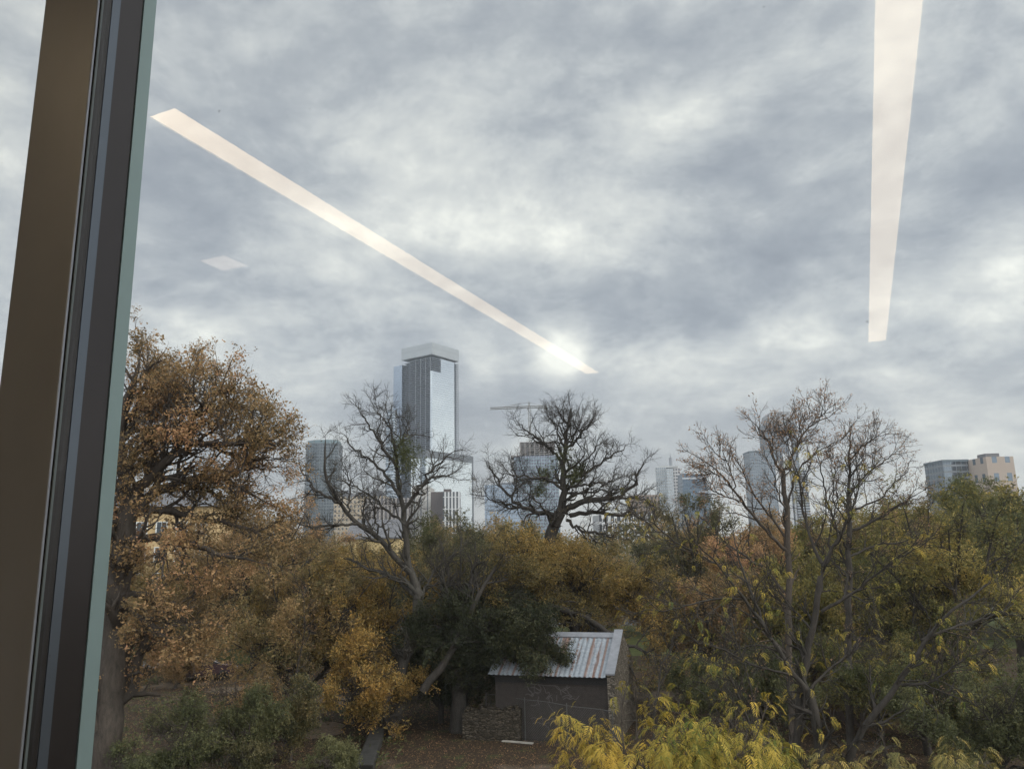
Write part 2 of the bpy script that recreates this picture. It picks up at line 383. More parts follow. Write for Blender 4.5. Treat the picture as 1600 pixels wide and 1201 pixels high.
BK_GREY = bark('bark_grey', (.062, .054, .047)); BK_DARK = bark('bark_dark', (.045, .037, .032)); BK_BROWN = bark('bark_brown', (.070, .054, .044)); BK_PALE = bark('bark_pale', (.15, .13, .11))
LF_RUST = leafmat('leaf_rust', [(0, (.10, .075, .03)), (.35, (.22, .145, .055)), (.6, (.35, .21, .075)), (.85, (.44, .235, .09)), (1, (.52, .26, .12))], .35, .15)
LF_ORANGE = leafmat('leaf_orange', [(0, (.065, .058, .02)), (.35, (.18, .13, .03)), (.7, (.34, .21, .035)), (1, (.48, .26, .035))], .35, .15)
LF_OLIVE = leafmat('leaf_olive', [(0, (.055, .062, .026)), (.4, (.15, .128, .045)), (.75, (.27, .19, .06)), (1, (.36, .22, .08))], .35, .15)
LF_DARK = leafmat('leaf_dark', [(0, (.014, .019, .008)), (.5, (.032, .038, .015)), (.8, (.07, .068, .024)), (1, (.12, .10, .04))], .2, .1)
LF_GREEN = leafmat('leaf_green', [(0, (.045, .056, .021)), (.5, (.10, .108, .042)), (1, (.19, .18, .07))], .35, .1)
LF_YELLOW = leafmat('leaf_yellow', [(0, (.09, .12, .02)), (.35, (.25, .21, .03)), (.7, (.43, .31, .04)), (1, (.58, .38, .05))], .4, .05)
LF_YGREEN = leafmat('leaf_ygreen', [(0, (.06, .07, .022)), (.45, (.18, .16, .04)), (.8, (.34, .25, .05)), (1, (.48, .32, .065))], .35, .12)
LF_PINK = leafmat('leaf_pink', [(0, (.15, .10, .05)), (.5, (.30, .18, .10)), (1, (.42, .24, .13))], .4, .1)

# ------------------------------------------------------------------ ground, street
def groundmat():
    mm, t, o = mat('leaf_litter'); tcn = N(t, 'ShaderNodeTexCoord'); c = tcn.outputs['Object']
    big = noise(t, c, .12, 4, .55); fine = noise(t, c, 9, 8, .7); mid = noise(t, c, 1.1, 6, .6)
    lit = ramp(t, fine, [(.3, (.015, .010, .007)), (.5, (.042, .028, .018)), (.72, (.12, .075, .042))])
    grass = ramp(t, fine, [(.3, (.025, .032, .012)), (.7, (.07, .08, .03))])
    dirt = ramp(t, fine, [(.3, (.12, .09, .065)), (.7, (.20, .155, .115))])
    a = mixc(t, ramp(t, mid, [(.55, (0, 0, 0)), (.66, (1, 1, 1))]), lit, grass)
    a = mixc(t, ramp(t, big, [(.56, (0, 0, 0)), (.64, (1, 1, 1))]), a, dirt)
    pbsdf(t, o, a, .95, 0, .2, fine, .9, .05); return mm
gm = groundmat()
g = MB(); r_ = 5000
ring = [(r_ * math.cos(i * PI / 24), r_ * math.sin(i * PI / 24), 0) for i in range(48)]
g.poly(ring); tag(g.build('ground', gm), kind='structure')
# pale dirt clearing at the left and mossy bank behind the shed
def sheet(name, pts, z, mt):
    b = MB(); b.poly([(p[0], p[1], z) for p in pts]); return tag(b.build(name, mt), kind='structure')
DIRT = plain('dry_dirt', (.165, .12, .085), .95, 0, .35, 4, .6, .2)
def blob(cx, cy, rx, ry, seed, n=26):
    r = random.Random(seed); return [(cx + math.cos(i * 2 * PI / n) * rx * r.uniform(.8, 1.15), cy + math.sin(i * 2 * PI / n) * ry * r.uniform(.8, 1.15)) for i in range(n)]
p0 = at_z(468, 1140, 0); sheet('dirt_path', blob(p0[0] - .3, p0[1], 2.6, 2.3, 3), .008, DIRT)
ASPH = plain('asphalt', (.085, .085, .085), .9, 0, .15, 1.5, .2, .3); CONC = plain('concrete', (.30, .29, .27), .9, 0, .15, 1.2, .2, .3)
GRASSM = plain('roadside_grass', (.075, .085, .03), .95, 0, .4, 2.5, .6, .2)
sheet('verge', [(-90, 62), (90, 62), (90, 84), (-90, 84)], .006, GRASSM)
b = MB(); b.box(-120, 120, 84, 84.25, 0, .13); tag(b.build('kerb', CONC), kind='structure')
sheet('road', [(-120, 84.25), (120, 84.25), (120, 93), (-120, 93)], .02, ASPH)
b = MB(); b.box(-120, 120, 93, 95, 0, .13); tag(b.build('pavement', CONC), kind='structure')

# ------------------------------------------------------------------ the room with its window (behind and around the camera)
AZ = math.radians(24.0); n2d = np.array([math.sin(AZ), math.cos(AZ)]); DG = .6   # window normal, distance to glass
# local frame of the room: x = along the glass (to the right), y = outwards, z = up from the room floor; origin under the camera
FLOORZ = CAMZ - 1.6; CEILZ = CAMZ + 1.2; HR = 2.8
RZ = -AZ
room = dict(loc=(0, 0, FLOORZ))
def place(o): o.location = (0, 0, FLOORZ); o.rotation_euler = (0, 0, RZ); return o
WALLM = plain('painted_wall', (.52, .50, .47), .9, 0, .03, 2, .03, .3); CEILM = plain('ceiling_tile', (.60, .59, .57), .9, 0, .04, 3, .05, .3); CARP = plain('carpet', (.11, .11, .115), 1, 0, .3, 40, .4, .1)
XL, XR, YB = -5.2, 4.6, -5.2
def rbox(name, x0, x1, y0, y1, z0, z1, mt):
    b = MB(); b.box(x0, x1, y0, y1, z0, z1); return tag(place(b.build(name, mt)), kind='structure')
rbox('floor', XL, XR, YB, DG + .08, -.15, 0, CARP)
rbox('ceiling', XL, XR, YB, DG + .08, HR, HR + .15, CEILM)
rbox('wall_back', XL, XR, YB - .12, YB, -.15, HR + .15, WALLM)
rbox('wall_left', XL - .12, XL, YB - .12, DG + .08, -.15, HR + .15, WALLM)
rbox('wall_right', XR, XR + .12, YB - .12, DG + .08, -.15, HR + .15, WALLM)
rbox('wall_below_window', XL, XR, DG - .03, DG + .06, 0, .45, WALLM)
BRZ = plain('bronze_anodised', (.45, .475, .52), .42, .35, .06, 6, .03, .5)
BRZ2 = plain('bronze_dark_track', (.034, .028, .027), .3, .5, .06, 6, .03, .5)
TRIM = plain('blue_grey_trim', (.10, .115, .135), .3, .5, .05, 6, .03, .5)
GASK = plain('pale_gasket', (.20, .235, .235), .5, 0, .05, 9, .03, .4)
CAPM = plain('green_grey_cap', (.235, .31, .30), .45, .2, .05, 4, .03, .5)
# the window: glass panes, mullion with its profile, head and sill rails
def glassmat():
    mm, t, o = mat('window_glass'); tcn = N(t, 'ShaderNodeTexCoord')
    fr = N(t, 'ShaderNodeFresnel'); fr.inputs[0].default_value = 1.5
    gl = N(t, 'ShaderNodeBsdfGlossy'); gl.inputs['Roughness'].default_value = 0.0
    tr = N(t, 'ShaderNodeBsdfTransparent'); tr.inputs[0].default_value = (.97, .99, .985, 1)
    mx = N(t, 'ShaderNodeMixShader'); L(t, fr.outputs[0], mx.inputs[0]); L(t, tr.outputs[0], mx.inputs[1]); L(t, gl.outputs[0], mx.inputs[2])
    # dust and dried rain spots on the pane
    vo = N(t, 'ShaderNodeTexVoronoi'); vo.inputs['Scale'].default_value = 26; L(t, tcn.outputs['Object'], vo.inputs['Vector'])
    dsp = mth(t, 'LESS_THAN', mth(t, 'ADD', vo.outputs['Distance'], mth(t, 'MULTIPLY', noise(t, tcn.outputs['Object'], 7, 3), .22)), .135)
    vo2 = N(t, 'ShaderNodeTexVoronoi'); vo2.inputs['Scale'].default_value = 75; L(t, tcn.outputs['Object'], vo2.inputs['Vector'])
    dsp2 = mth(t, 'LESS_THAN', mth(t, 'ADD', vo2.outputs['Distance'], mth(t, 'MULTIPLY', noise(t, tcn.outputs['Object'], 5, 3), .3)), .15)
    du = N(t, 'ShaderNodeBsdfDiffuse'); du.inputs[0].default_value = (.42, .42, .42, 1); tl = N(t, 'ShaderNodeBsdfTranslucent'); tl.inputs[0].default_value = (.3, .3, .3, 1)
    ad = N(t, 'ShaderNodeMixShader'); ad.inputs[0].default_value = .5; L(t, du.outputs[0], ad.inputs[1]); L(t, tl.outputs[0], ad.inputs[2])
    m2 = N(t, 'ShaderNodeMixShader'); L(t, mth(t, 'MULTIPLY', mth(t, 'MAXIMUM', dsp, dsp2), .2), m2.inputs[0])
    L(t, mx.outputs[0], m2.inputs[1]); L(t, ad.outputs[0], m2.inputs[2]); L(t, m2.outputs[0], o.inputs[0]); return mm
GL_IN = glassmat()
mm_, t_, o_ = mat('window_glass_outer_face'); tr_ = N(t_, 'ShaderNodeBsdfTransparent'); tr_.inputs[0].default_value = (.985, 1, .99, 1); L(t_, tr_.outputs[0], o_.inputs[0]); GL_OUT = mm_
def pane(x0, x1, parent):
    b = MB(); b.cur = 1; b.box(x0, x1, DG, DG + .012, .5, HR - .04)
    b.mi[2] = 0                                   # the room-side face carries the reflection
    return b.build('pane', [GL_IN, GL_OUT], parent)
win = empty('window', 'large fixed office window with a bronze mullion, seen from inside the room', 'window', (0, 0, FLOORZ), RZ)
pane(-.8505, XR - .02, win); pane(XL + .02, -.960, win)
mu = MB(); mu.prism([(-.960, DG - .008), (-.851, DG - .008), (-.851, DG - .004), (-.856, DG - .004), (-.856, DG + .084), (-.955, DG + .084), (-.955, DG - .004), (-.960, DG - .004)], .5, HR - .04)
mu.build('mullion', BRZ, win, bevel=.0012)
b = MB(); b.box(-.8508, -.8488, DG - .0035, DG - .0006, .5, HR - .04); b.build('gasket', GASK, win)
b = MB(); b.box(-.8558, -.8508, DG - .003, DG + .012, .5, HR - .04); b.build('glass_spacer', BRZ2, win)
b = MB(); b.box(-.8555, -.8500, DG + .0125, DG + .0245, .5, HR - .04); b.build('trim_strip', TRIM, win)
b = MB(); b.box(-.8555, -.8518, DG + .0250, DG + .060, .5, HR - .04); b.build('glazing_track', BRZ2, win)
b = MB(); b.box(-.8555, -.8500, DG + .0605, DG + .080, .5, HR - .04); b.build('outer_cap', CAPM, win)
b = MB(); b.box(XL + .02, XR - .02, DG - .03, DG + .05, HR - .04, HR - .002); b.build('head_rail', BRZ, win)
b = MB(); b.box(XL + .02, XR - .02, DG - .06, DG + .05, .452, .5); b.build('sill', BRZ, win)
# ceiling lights (their mirror images are what the photograph shows in the glass)
LAMP = emit('led_diffuser', (1, .735, .43), 6.8); LAMP2 = emit('led_panel_dim', (1, .80, .62), 2.5); WHT = plain('white_steel', (.7, .7, .68), .4, 0, .02)
def strip(x0, x1, y0, y1, label, lm_, gp='ceiling lights of the room'):
    e = empty('ceiling_light', label, 'ceiling light', (0, 0, FLOORZ), RZ, gp)
    b = MB(); z = HR - .002
    for q in ((x0 - .006, x0, y0 - .006, y1 + .006), (x1, x1 + .006, y0 - .006, y1 + .006), (x0, x1, y0 - .006, y0), (x0, x1, y1, y1 + .006)): b.box(*q, z - .012, z)
    b.build('frame', WHT, e)
    b = MB(); b.box(x0 + .001, x1 - .001, y0 + .001, y1 - .001, z - .008, z - .001); b.build('diffuser', lm_, e)
f_ = lambda e_: 2 * DG - e_
strip(-1.70, -1.60, f_(5.13), f_(1.365), 'slim linear light mirrored in the glass as the long diagonal band', LAMP)
strip(.145, .245, f_(5.13), f_(1.35), 'slim linear light mirrored in the glass as the upright band at upper right', LAMP)
strip(-2.42, -2.28, f_(2.38), f_(2.24), 'small square light mirrored as a faint lozenge left of the diagonal band', LAMP2)

# ------------------------------------------------------------------ skyline
def base_of(x0, x1, ytop, Y, ymid=None):
    a = at(x0, ytop, Y); b_ = at(x1, ytop, Y); return (a[0] + b_[0]) / 2, abs(b_[0] - a[0]), (a[2] + b_[2]) / 2
CG = (.50, .56, .60)
WHITEF = (.42, .43, .43)
# --- the tall tower
Yt = 1000.0; org = at(675, 700, Yt); zt = lambda y: at(677, y, Yt)[2]
PH = math.radians(35); rz = PI / 2 - PH; a_px = .84
tower = empty('skyscraper', 'tallest glass skyscraper with stacked balconies and a boxy pale crown', 'skyscraper', (org[0], org[1], 0), rz)
G_TOW = facade('tower_glass', (.60, .64, .66), (.50, .53, .55), 3.1, 1.6, .07, .10, .92, .05, .4, .10)
G_TOWB = facade('tower_glass_blue', (.24, .28, .34), (.17, .20, .23), 3.1, 1.6, .08, .10, .9, .06, .4, .10)
G_DARK = facade('tower_core_glass', (.035, .045, .055), (.09, .10, .11), 3.1, 2.6, .12, .1, .6, .1, .5, .5)
SLAB = plain('floor_slab', (.21, .235, .265), .8, 0, .08, .3, .05); CRN = facade('crown_screen', (.38, .40, .41), (.25, .265, .275), 9.0, 4.2, .04, .06, .35, .35, .5, .08)
SLABD = plain('floor_slab_shaded_side', (.20, .23, .26), .8, 0, .08, .3, .05)
a_len = 68.5 / 1200 * Yt / math.cos(PH); b_len = 38 / 1200 * Yt / math.sin(PH)
z_top, z_bot = zt(556), zt(706)
b = MB(); b.box(3, b_len - 3, 3, a_len * .62, 0, z_top); b.build('core', G_DARK, tower)
b = MB(); b.box(7, b_len - 3, a_len * .621, a_len - 16.2, 0, z_top - 1); b.build('recessed_core', G_DARK, tower)
b = MB(); b.box(-1, b_len - 6, a_len - 16, a_len, 0, zt(561)); b.build('side_fin', G_TOWB, tower)
b = MB(); b.box(-.9, b_len + .3, -.9, a_len - 14.5, zt(553.5), zt(535)); b.build('crown', CRN, tower)
b = MB(); b.box(17.0, b_len - 9.5, -.6, 2.5, z_bot, zt(557)); b.build('glass_wall', G_TOW, tower)
b = MB(); b.box(-.6, 16.99, -.6, 2.5, z_bot, zt(579)); b.build('glass_wall', G_TOW, tower)
nf = 50; dz = (z_top - z_bot) / nf
for i in range(nf):
    z = z_bot + i * dz; b = MB()
    y0 = -.5 if z > zt(579) else 2.6
    b.prism([(-.4, y0), (16.8, y0), (16.8, 2.6), (b_len - 9.3, 2.6), (b_len - 9.3, -.5), (b_len, -.5), (b_len, a_len - 16.1), (3.5, a_len - 16.1), (3.5, a_len * .6), (-.4, a_len * .6)], z, z + .55)
    b.build('floor_slab', SLAB, tower)
for k, (x, y) in enumerate([(-.45, 3), (-.45, 11), (-.45, 20), (-.45, 29), (b_len - .5, -.55), (b_len - 5, -.55)]):
    b = MB(); b.box(x, x + .45, y, y + .45, z_bot - 6, z_top - .5); b.build('column', plain('white_column', (.34, .36, .38), .6) if k == 0 else MATS['white_column'], tower)
# podium block
pod = MB(); px0, py0 = -17, -3
zp = at(700, 716, Yt)[2]
pod.box(px0, px0 + 96, py0 - 1, py0 + 24, 0, zp); pod.build('podium', G_TOW, tower)
b = MB(); b.box(px0 - .5, px0 + 97, py0 - 1.6, py0 + 24.5, zp + .05, zp + 9.5); b.build('podium_parapet', plain('dark_band', (.13, .14, .15), .6), tower)
b = MB(); b.box(px0 + 96.1, px0 + 99, py0 - 1.3, py0 + 20, 0, zp + 9); b.build('podium_edge', MATS['dark_band'], tower)

def simple_tower(name, label, x0, x1, ytop, Y, mt, depth=None, rz_deg=0, roof=None, cat='building', shape=None):
    cx, w, h = base_of(x0, x1, ytop, Y); dp = depth or w * .8
    e = empty(name, label, cat, (cx, Y, 0), math.radians(rz_deg))
    b = MB()
    if shape: b.prism([(p[0] * w / 2, p[1] * dp) for p in shape], 0, h)
    else: b.box(-w / 2, w / 2, 0, dp, 0, h)
    b.build('wall', mt, e)
    return e, w, h, dp
# neighbour tower with banded balconies, left of the tall tower
e, w, h, dp = simple_tower('apartment_tower', 'slim banded balcony tower tucked against the left side of the tallest skyscraper', 604, 617, 640, 960, facade('banded_neighbour', (.20, .25, .31), (.45, .49, .53), 3.4, 60, .01, .45, .6, .1, .6, .2), 20)
for i in range(int(h / 6.8)):
    b = MB(); b.box(-w / 2 - .6, w / 2 - 2, -1.6, -.05, h - 6.8 * i - 1.3, h - 6.8 * i); b.build('balcony', SLAB, e)
# round-shouldered teal tower
arc = [(1, 0), (1, 1), (-1, 1), (-1, .4)] + [(-1 + .25 * i, .4 - .55 * math.sin(i / 8 * PI * .5) * 1.0) for i in range(1, 8)]
e, w, h, dp = simple_tower('glass_tower', 'blue green tower with a curved front, leftmost of the skyline', 475, 527, 692, 900, facade('teal_curtain', (.080, .095, .105), (.12, .14, .15), 3.6, 3.0, .12, .22, .75, .12, .5, .25), 30, 0, None, 'building',
    [(-1, .3), (-.8, .1), (-.5, -.04), (-.1, -.1), (.3, -.08), (.7, 0), (1, .16), (1, 1), (-1, 1)])
b = MB(); b.prism([(-w * .46, dp * .35), (-w * .2, dp * .05), (w * .25, dp * .02), (w * .46, dp * .2), (w * .46, dp * .9), (-w * .46, dp * .9)], h + .05, h + 4); b.build('roof_screen', plain('teal_screen', (.14, .20, .22), .4), e)
# beige midrise with gables
BEI = facade('beige_midrise', (.12, .13, .14), (.44, .36, .26), 3.6, 3.2, .58, .5, .3, .2, .8, .4)
e, w, h, dp = simple_tower('hotel_building', 'beige midrise with grey gabled roof below the teal tower', 522, 602, 775, 640, BEI, 22)
RGREY = plain('slate_roof', (.14, .14, .15), .8)
for (a, c) in ((-.5, -.12), (-.10, .1), (.14, .5)):
    x0, x1 = a * w, c * w; xm = (x0 + x1) / 2; hh = 5 if c - a > .25 else 3.5
    b = MB(); b.slab([(x0, -.5, h), (x1, -.5, h), (xm + (x1 - x0) * .15, -.5, h + hh), (xm - (x1 - x0) * .15, -.5, h + hh)], [(x0, 14, h), (x1, 14, h), (xm + (x1 - x0) * .15, 14, h + hh), (xm - (x1 - x0) * .15, 14, h + hh)]); b.build('roof', RGREY, e)
# dark red-grey striped midrise behind bare tree
simple_tower('office_building', 'brown and grey striped block between beige midrise and tall tower', 570, 640, 778, 600, facade('striped_brown', (.09, .08, .08), (.32, .29, .27), 40, 3.1, .42, .02, .2, .3, .8, .5), 20)
# pale pillared building under podium and its striped neighbour
e, w, h, dp = simple_tower('civic_building', 'pale stone block with slot windows in front of the podium', 643, 675, 762, 620, facade('pale_stone', (.16, .17, .18), (.52, .50, .47), 30, 5.2, .80, .05, .2, .3, .8, .3), 20)
b = MB(); b.box(-w / 2 + 1, w / 2 - 3, 1, 12, h + .03, h + 2.4); b.build('roof_block', plain('pale_block', (.42, .41, .39), .8), e)
simple_tower('stair_tower', 'dark brown windowless shaft beside the pale stone block', 673, 697, 768, 600, plain('dark_brown_brick', (.105, .085, .078), .9, 0, .2, .8), 14)
e, w, h, dp = simple_tower('apartment_block', 'white and black vertically striped flats below the tall tower', 692, 718, 768, 590, facade('white_stripe_small', (.07, .075, .08), (.60, .60, .60), 9, 2.6, .48, .06, .3, .3, .7, .2), 16)
b = MB(); b.box(-w / 2 + .5, -w / 2 + 6, 1, 8, h + .03, h + 2.2); b.build('roof_hut', MATS['dark_brown_brick'], e)
# blue glass block
e, w, h, dp = simple_tower('glass_block', 'low blue glass block left of the unfinished tower', 757, 812, 757, 760, facade('blue_glass_low', (.24, .29, .36), (.20, .22, .25), 4.2, 4.0, .1, .14, .8, .08, .5, .35), 30)
b = MB(); b.box(-w * .1, w / 2, 1, dp * .7, h + .03, h + 2); b.build('roof_plant', plain('plant_grey', (.16, .17, .19), .7), e)
# tower under construction
e, w, h, dp = simple_tower('unfinished_tower', 'half finished tower with open concrete floors on top behind the bare tree', 803, 872, 712, 820, facade('lilac_curtain', (.19, .20, .25), (.20, .29, .30), 3.5, 2.8, .16, .2, .7, .12, .6, .4), 34)
zc = at(840, 690, 820)[2]; CONCR = plain('raw_concrete', (.30, .27, .25), .9)
nfl = 7; dzz = (zc - h) / nfl
for i in range(1, nfl + 1):
    b = MB(); x0 = -w * .36; b.box(x0, w * .42, 0.3, dp - 2, h + dzz * i - .7, h + dzz * i); b.build('floor_slab', CONCR, e)
for i in range(8):
    b = MB(); x = -w * .36 + (w * .78 - 1) * i / 7; b.box(x, x + .8, .35, 1.3, h + .05, zc - .8); b.build('column', CONCR, e)
b = MB(); b.box(-w * .2, w * .3, 12, 26, h + .05, zc + 1); b.build('core', plain('dark_core', (.10, .095, .095), .9), e)
b = MB(); b.box(-w / 2 - 3, -w * .37, 0, dp - 4, h - 1, h + .9); b.build('edge_deck', CONCR, e)
for i in range(5):
    b = MB(); b.box(-w / 2 - 2.2, -w / 2 - .05, 0, 12, h - 7 - 7 * i, h - 6 - 7 * i); b.build('balcony', CONCR, e)
# crane
cr0 = at(827, 637, 860); s_ = 860 / 1200.
crane = empty('tower_crane', 'pale tower crane with a long jib above the unfinished tower', 'crane', (cr0[0], cr0[1], 0))
CRM = plain('crane_steel', (.20, .18, .14), .6, .2)
def lattice(b, A, B, wd, n, r=.16):
    A = np.array(A, float); B = np.array(B, float); d = unit(B - A); up_ = np.array([0, 0, 1.]) if abs(d[2]) < .9 else np.array([1., 0, 0])
    s1 = np.cross(d, up_); s1 = unit(s1) * wd / 2; s2 = unit(np.cross(s1, d)) * wd / 2
    c = [s1 + s2, s1 - s2, -s1 - s2, -s1 + s2]
    for q in c: b.tube([A + q, B + q], r, 4)
    for i in range(n):
        p = A + (B - A) * i / n; q = A + (B - A) * (i + 1) / n
        for k in range(4): b.tube([p + c[k], q + c[(k + 1) % 4]], r * .6, 3)
zj = cr0[2]
b = MB(); lattice(b, (0, 0, 0), (0, 0, zj + 1), 2.2, 60, .22); b.build('mast', CRM, crane)
b = MB(); lattice(b, (-62 * s_, 0, zj), (0, 0, zj + 1), 2.0, 26, .24); b.build('jib', CRM, crane)
b = MB(); lattice(b, (0, 0, zj + 1), (29 * s_, 0, zj + .3), 2.0, 9, .24); b.build('counter_jib', CRM, crane)
b = MB(); b.box(23 * s_, 28 * s_, -1.2, 1.2, zj - 2.6, zj - .8); b.build('counterweight', plain('counterweight_grey', (.16, .15, .14), .8), crane)
b = MB(); lattice(b, (0, 0, zj + 1), (0, 0, zj + 6.5), 1.4, 4, .22); b.build('tower_head', CRM, crane)
b = MB()
for x in (-48, -24): b.tube([(0, 0, zj + 6.3), (x * s_, 0, zj + (3.9 if x == -24 else 1.0))], .13, 4)
b.tube([(-24 * s_, 0, zj + 3.9), (-23 * s_, 0, zj + 1)], .16, 4); b.tube([(-24 * s_, 0, zj + 3.9), (-46 * s_, 0, zj + 1)], .13, 4)
b.tube([(0, 0, zj + 6.3), (26 * s_, 0, zj + 1)], .13, 4); b.build('pendant_lines', CRM, crane)
b = MB(); b.box(-2.5, -.2, -2.4, -1.15, zj - 2.2, zj + .3); b.build('cab', MATS['counterweight_grey'], crane)
# white residential tower with spire
c0 = at(1047, 760, 880); hh = at(1047, 731, 880)[2]
e = empty('spire_tower', 'white tower with a short spire right of the wide bare tree', 'building', (c0[0], c0[1], 0), math.radians(-14))
WG = facade('white_grid_glass', (.26, .29, .31), (.36, .36, .36), 3.3, 2.2, .28, .3, .8, .1, .6, .3)
WB = facade('white_balcony', (.08, .085, .10), (.55, .53, .52), 3.6, 3.0, .32, .5, .3, .2, .7, .2)
b = MB(); b.box(-15.5, -3, 0, 20, 0, hh + 1); b.build('wall', WG, e)
b = MB(); b.box(-2.9, 4.4, -1.5, 20, 0, hh - .5); b.build('bay', facade('white_bay', (.34, .365, .38), (.38, .38, .38), 3.3, 2.4, .2, .2, .85, .08, .6, .1), e)
b = MB(); b.box(4.5, 12, 1, 20, 0, hh); b.build('balcony_side', WB, e)
b = MB(); b.box(-13, 10, 3, 17, hh + 1.03, hh + 3); b.build('roof_storey', plain('offwhite', (.5, .5, .49), .8), e)
b = MB(); b.tube([(2, 8, hh + 2), (2, 8, at(1047, 714, 880)[2])], [1.9, 1.7], 8); b.tube([(2, 8, at(1047, 714, 880)[2]), (2, 8, at(1047, 706, 880)[2])], [.6, .1], 6)
b.build('spire', plain('spire_grey', (.26, .27, .29), .6), e)
# blue building with a sloping fin
c0 = at(1085, 770, 800); hg = at(1085, 739, 800)[2]
e = empty('sail_building', 'dark blue glass building whose right edge is a tall slanted white fin', 'building', (c0[0], c0[1], 0))
q = lambda x, y: (at(x, y, 800)[0] - c0[0], at(x, y, 800)[2])
BG = facade('navy_curtain', (.08, .115, .155), (.13, .16, .19), 4.0, 3.0, .1, .16, .75, .08, .5, .3)
A = [q(1067, 739), q(1067, 860), q(1120, 860), q(1110, 785), q(1099, 741)]
b = MB(); b.slab([(x, 0, z) for x, z in A], [(x, 26, z) for x, z in A]); b.build('wall', BG, e)
b = MB(); A = [q(1066, 746), q(1066, 748.5), q(1099, 747.5), q(1098.5, 745)]; b.slab([(x, -.5, z) for x, z in A], [(x, -.05, z) for x, z in A]); b.build('ledge', plain('pale_ledge', (.5, .52, .55), .6), e)
b = MB(); A = [q(1092, 767), q(1092, 769), q(1107, 769), q(1106, 767)]; b.slab([(x, -.6, z) for x, z in A], [(x, -.05, z) for x, z in A]); b.build('ledge', MATS['pale_ledge'], e)
b = MB(); A = [q(1086.2, 723), q(1099, 745), q(1114, 795), q(1118, 795), q(1104, 745), q(1087.5, 723)]; b.slab([(x, -1, z) for x, z in A], [(x, 1.5, z) for x, z in A]); b.build('fin', plain('pale_fin', (.42, .46, .50), .5), e)
# tan midrise and striped flats
e, w, h, dp = simple_tower('brick_block', 'dark tan block right of the wide bare tree, under the spire tower', 985, 1030, 773, 560, facade('tan_dark', (.08, .085, .09), (.26, .20, .16), 3.4, 2.8, .45, .45, .2, .3, .8, .4), 18)
e, w, h, dp = simple_tower('apartment_block', 'white and black striped flats behind the low limbs of the wide bare tree', 935, 1042, 803, 420, facade('white_stripe', (.05, .055, .06), (.62, .62, .62), 6.2, 3.4, .46, .22, .3, .3, .7, .35), 20, 4)
for k in range(7):
    b = MB(); x = -w / 2 + w * (k + .5) / 7; b.box(x - 1.2, x + 1.2, -1.0, -.04, 0, h - 2); b.build('bay', facade('flat_bay', (.06, .06, .065), (.60, .60, .60), 3.1, 1.3, .34, .3, .2, .3, .7, .3) if k == 0 else bpy.data.materials['flat_bay'], e)
# tall tower at right with lower slab in front
e, w, h, dp = simple_tower('condo_tower', 'tall grey blue tower with rounded cap behind the straight-trunked tree', 1196, 1243, 661, 1000, facade('condo_curtain', (.15, .17, .195), (.20, .21, .22), 3.4, 3.0, .18, .34, .8, .1, .6, .25), 30)
zt2 = at(1218, 643, 1000)[2]
b = MB(); cw = w * .84
prof = [(-cw / 2, h + .05), (cw / 2, h + .05), (cw / 2, zt2 - 4), (cw / 2 - 3, zt2 + .5), (cw * .2, zt2 + .3), (-cw / 2 + 4, zt2 - 1.5), (-cw / 2, zt2 - 5)]
b.slab([(x, .5, z) for x, z in prof], [(x, 22, z) for x, z in prof]); b.build('roof_cap', facade('cap_bands', (.36, .37, .38), (.27, .27, .28), 4.0, 40, .02, .3, .3, .4, .6, .1), e)
zs = at(1240, 735, 1000)[2]
b = MB(); b.box(w * .26, w * .66, -5, 20, 0, zs); b.build('balcony_wing', facade('dark_banded', (.06, .07, .08), (.38, .40, .42), 3.4, 80, .01, .42, .5, .15, .6, .1), e)
b = MB(); b.box(-w * .04, w * .12, -3, -.05, 0, zs + 22); b.build('white_pier', plain('white_pier', (.58, .59, .60), .6), e)
b = MB(); b.box(w * .19, w * .25, -3, -.05, 0, zs + 40); b.build('white_pier', MATS['white_pier'], e)
e, w, h, dp = simple_tower('glass_slab', 'flat topped green blue slab in front of the rounded cap tower', 1171, 1215, 706, 900, facade('slab_curtain', (.16, .185, .21), (.22, .24, .26), 3.5, 2.4, .2, .22, .75, .1, .5, .3), 26)
b = MB(); b.box(-w / 2 - .4, w / 2 + .4, -.5, dp, h + .03, h + 1.6); b.build('parapet', plain('dark_parapet', (.12, .15, .17), .6), e)
b = MB(); b.box(w * .36, w / 2 + .5, -.8, -.05, 0, h - 12); b.build('edge_strip', MATS['white_pier'], e)
# right edge buildings
e, w, h, dp = simple_tower('office_block', 'blue glass office with dark roof line at the right edge', 1473, 1512, 721, 520, facade('office_curtain', (.16, .19, .22), (.20, .215, .23), 4.2, 3.6, .1, .3, .8, .1, .6, .3), 24)
b = MB(); b.box(-w / 2 - .5, w / 2 + .5, -.6, dp, h + .03, h + 1.4); b.build('parapet', MATS['dark_parapet'], e)
e, w, h, dp = simple_tower('office_block', 'column fronted office between the blue glass office and the beige block', 1512.5, 1545, 722, 525, facade('columns_beige', (.22, .28, .32), (.50, .44, .38), 30, 4.4, .40, .03, .6, .15, .8, .2), 24)
b = MB(); b.box(-w / 2, w / 2, -1.2, 0, h - 1.2, h + .8); b.build('cornice', plain('cornice_grey', (.22, .20, .19), .8), e)
for k in range(4):
    b = MB(); x = -w / 2 + .6 + (w - 1.8) * k / 3; b.box(x, x + .7, -1.0, -.04, 0, h - 1.25); b.build('column', plain('beige_column', (.55, .50, .45), .8) if k == 0 else MATS['beige_column'], e)
e, w, h, dp = simple_tower('beige_block', 'beige block with a dark rooftop box at the far right', 1540, 1583, 713, 500, facade('beige_wall', (.16, .20, .24), (.42, .34, .28), 12, 8.5, .62, .55, .5, .2, .85, .1, 0, 2), 22)
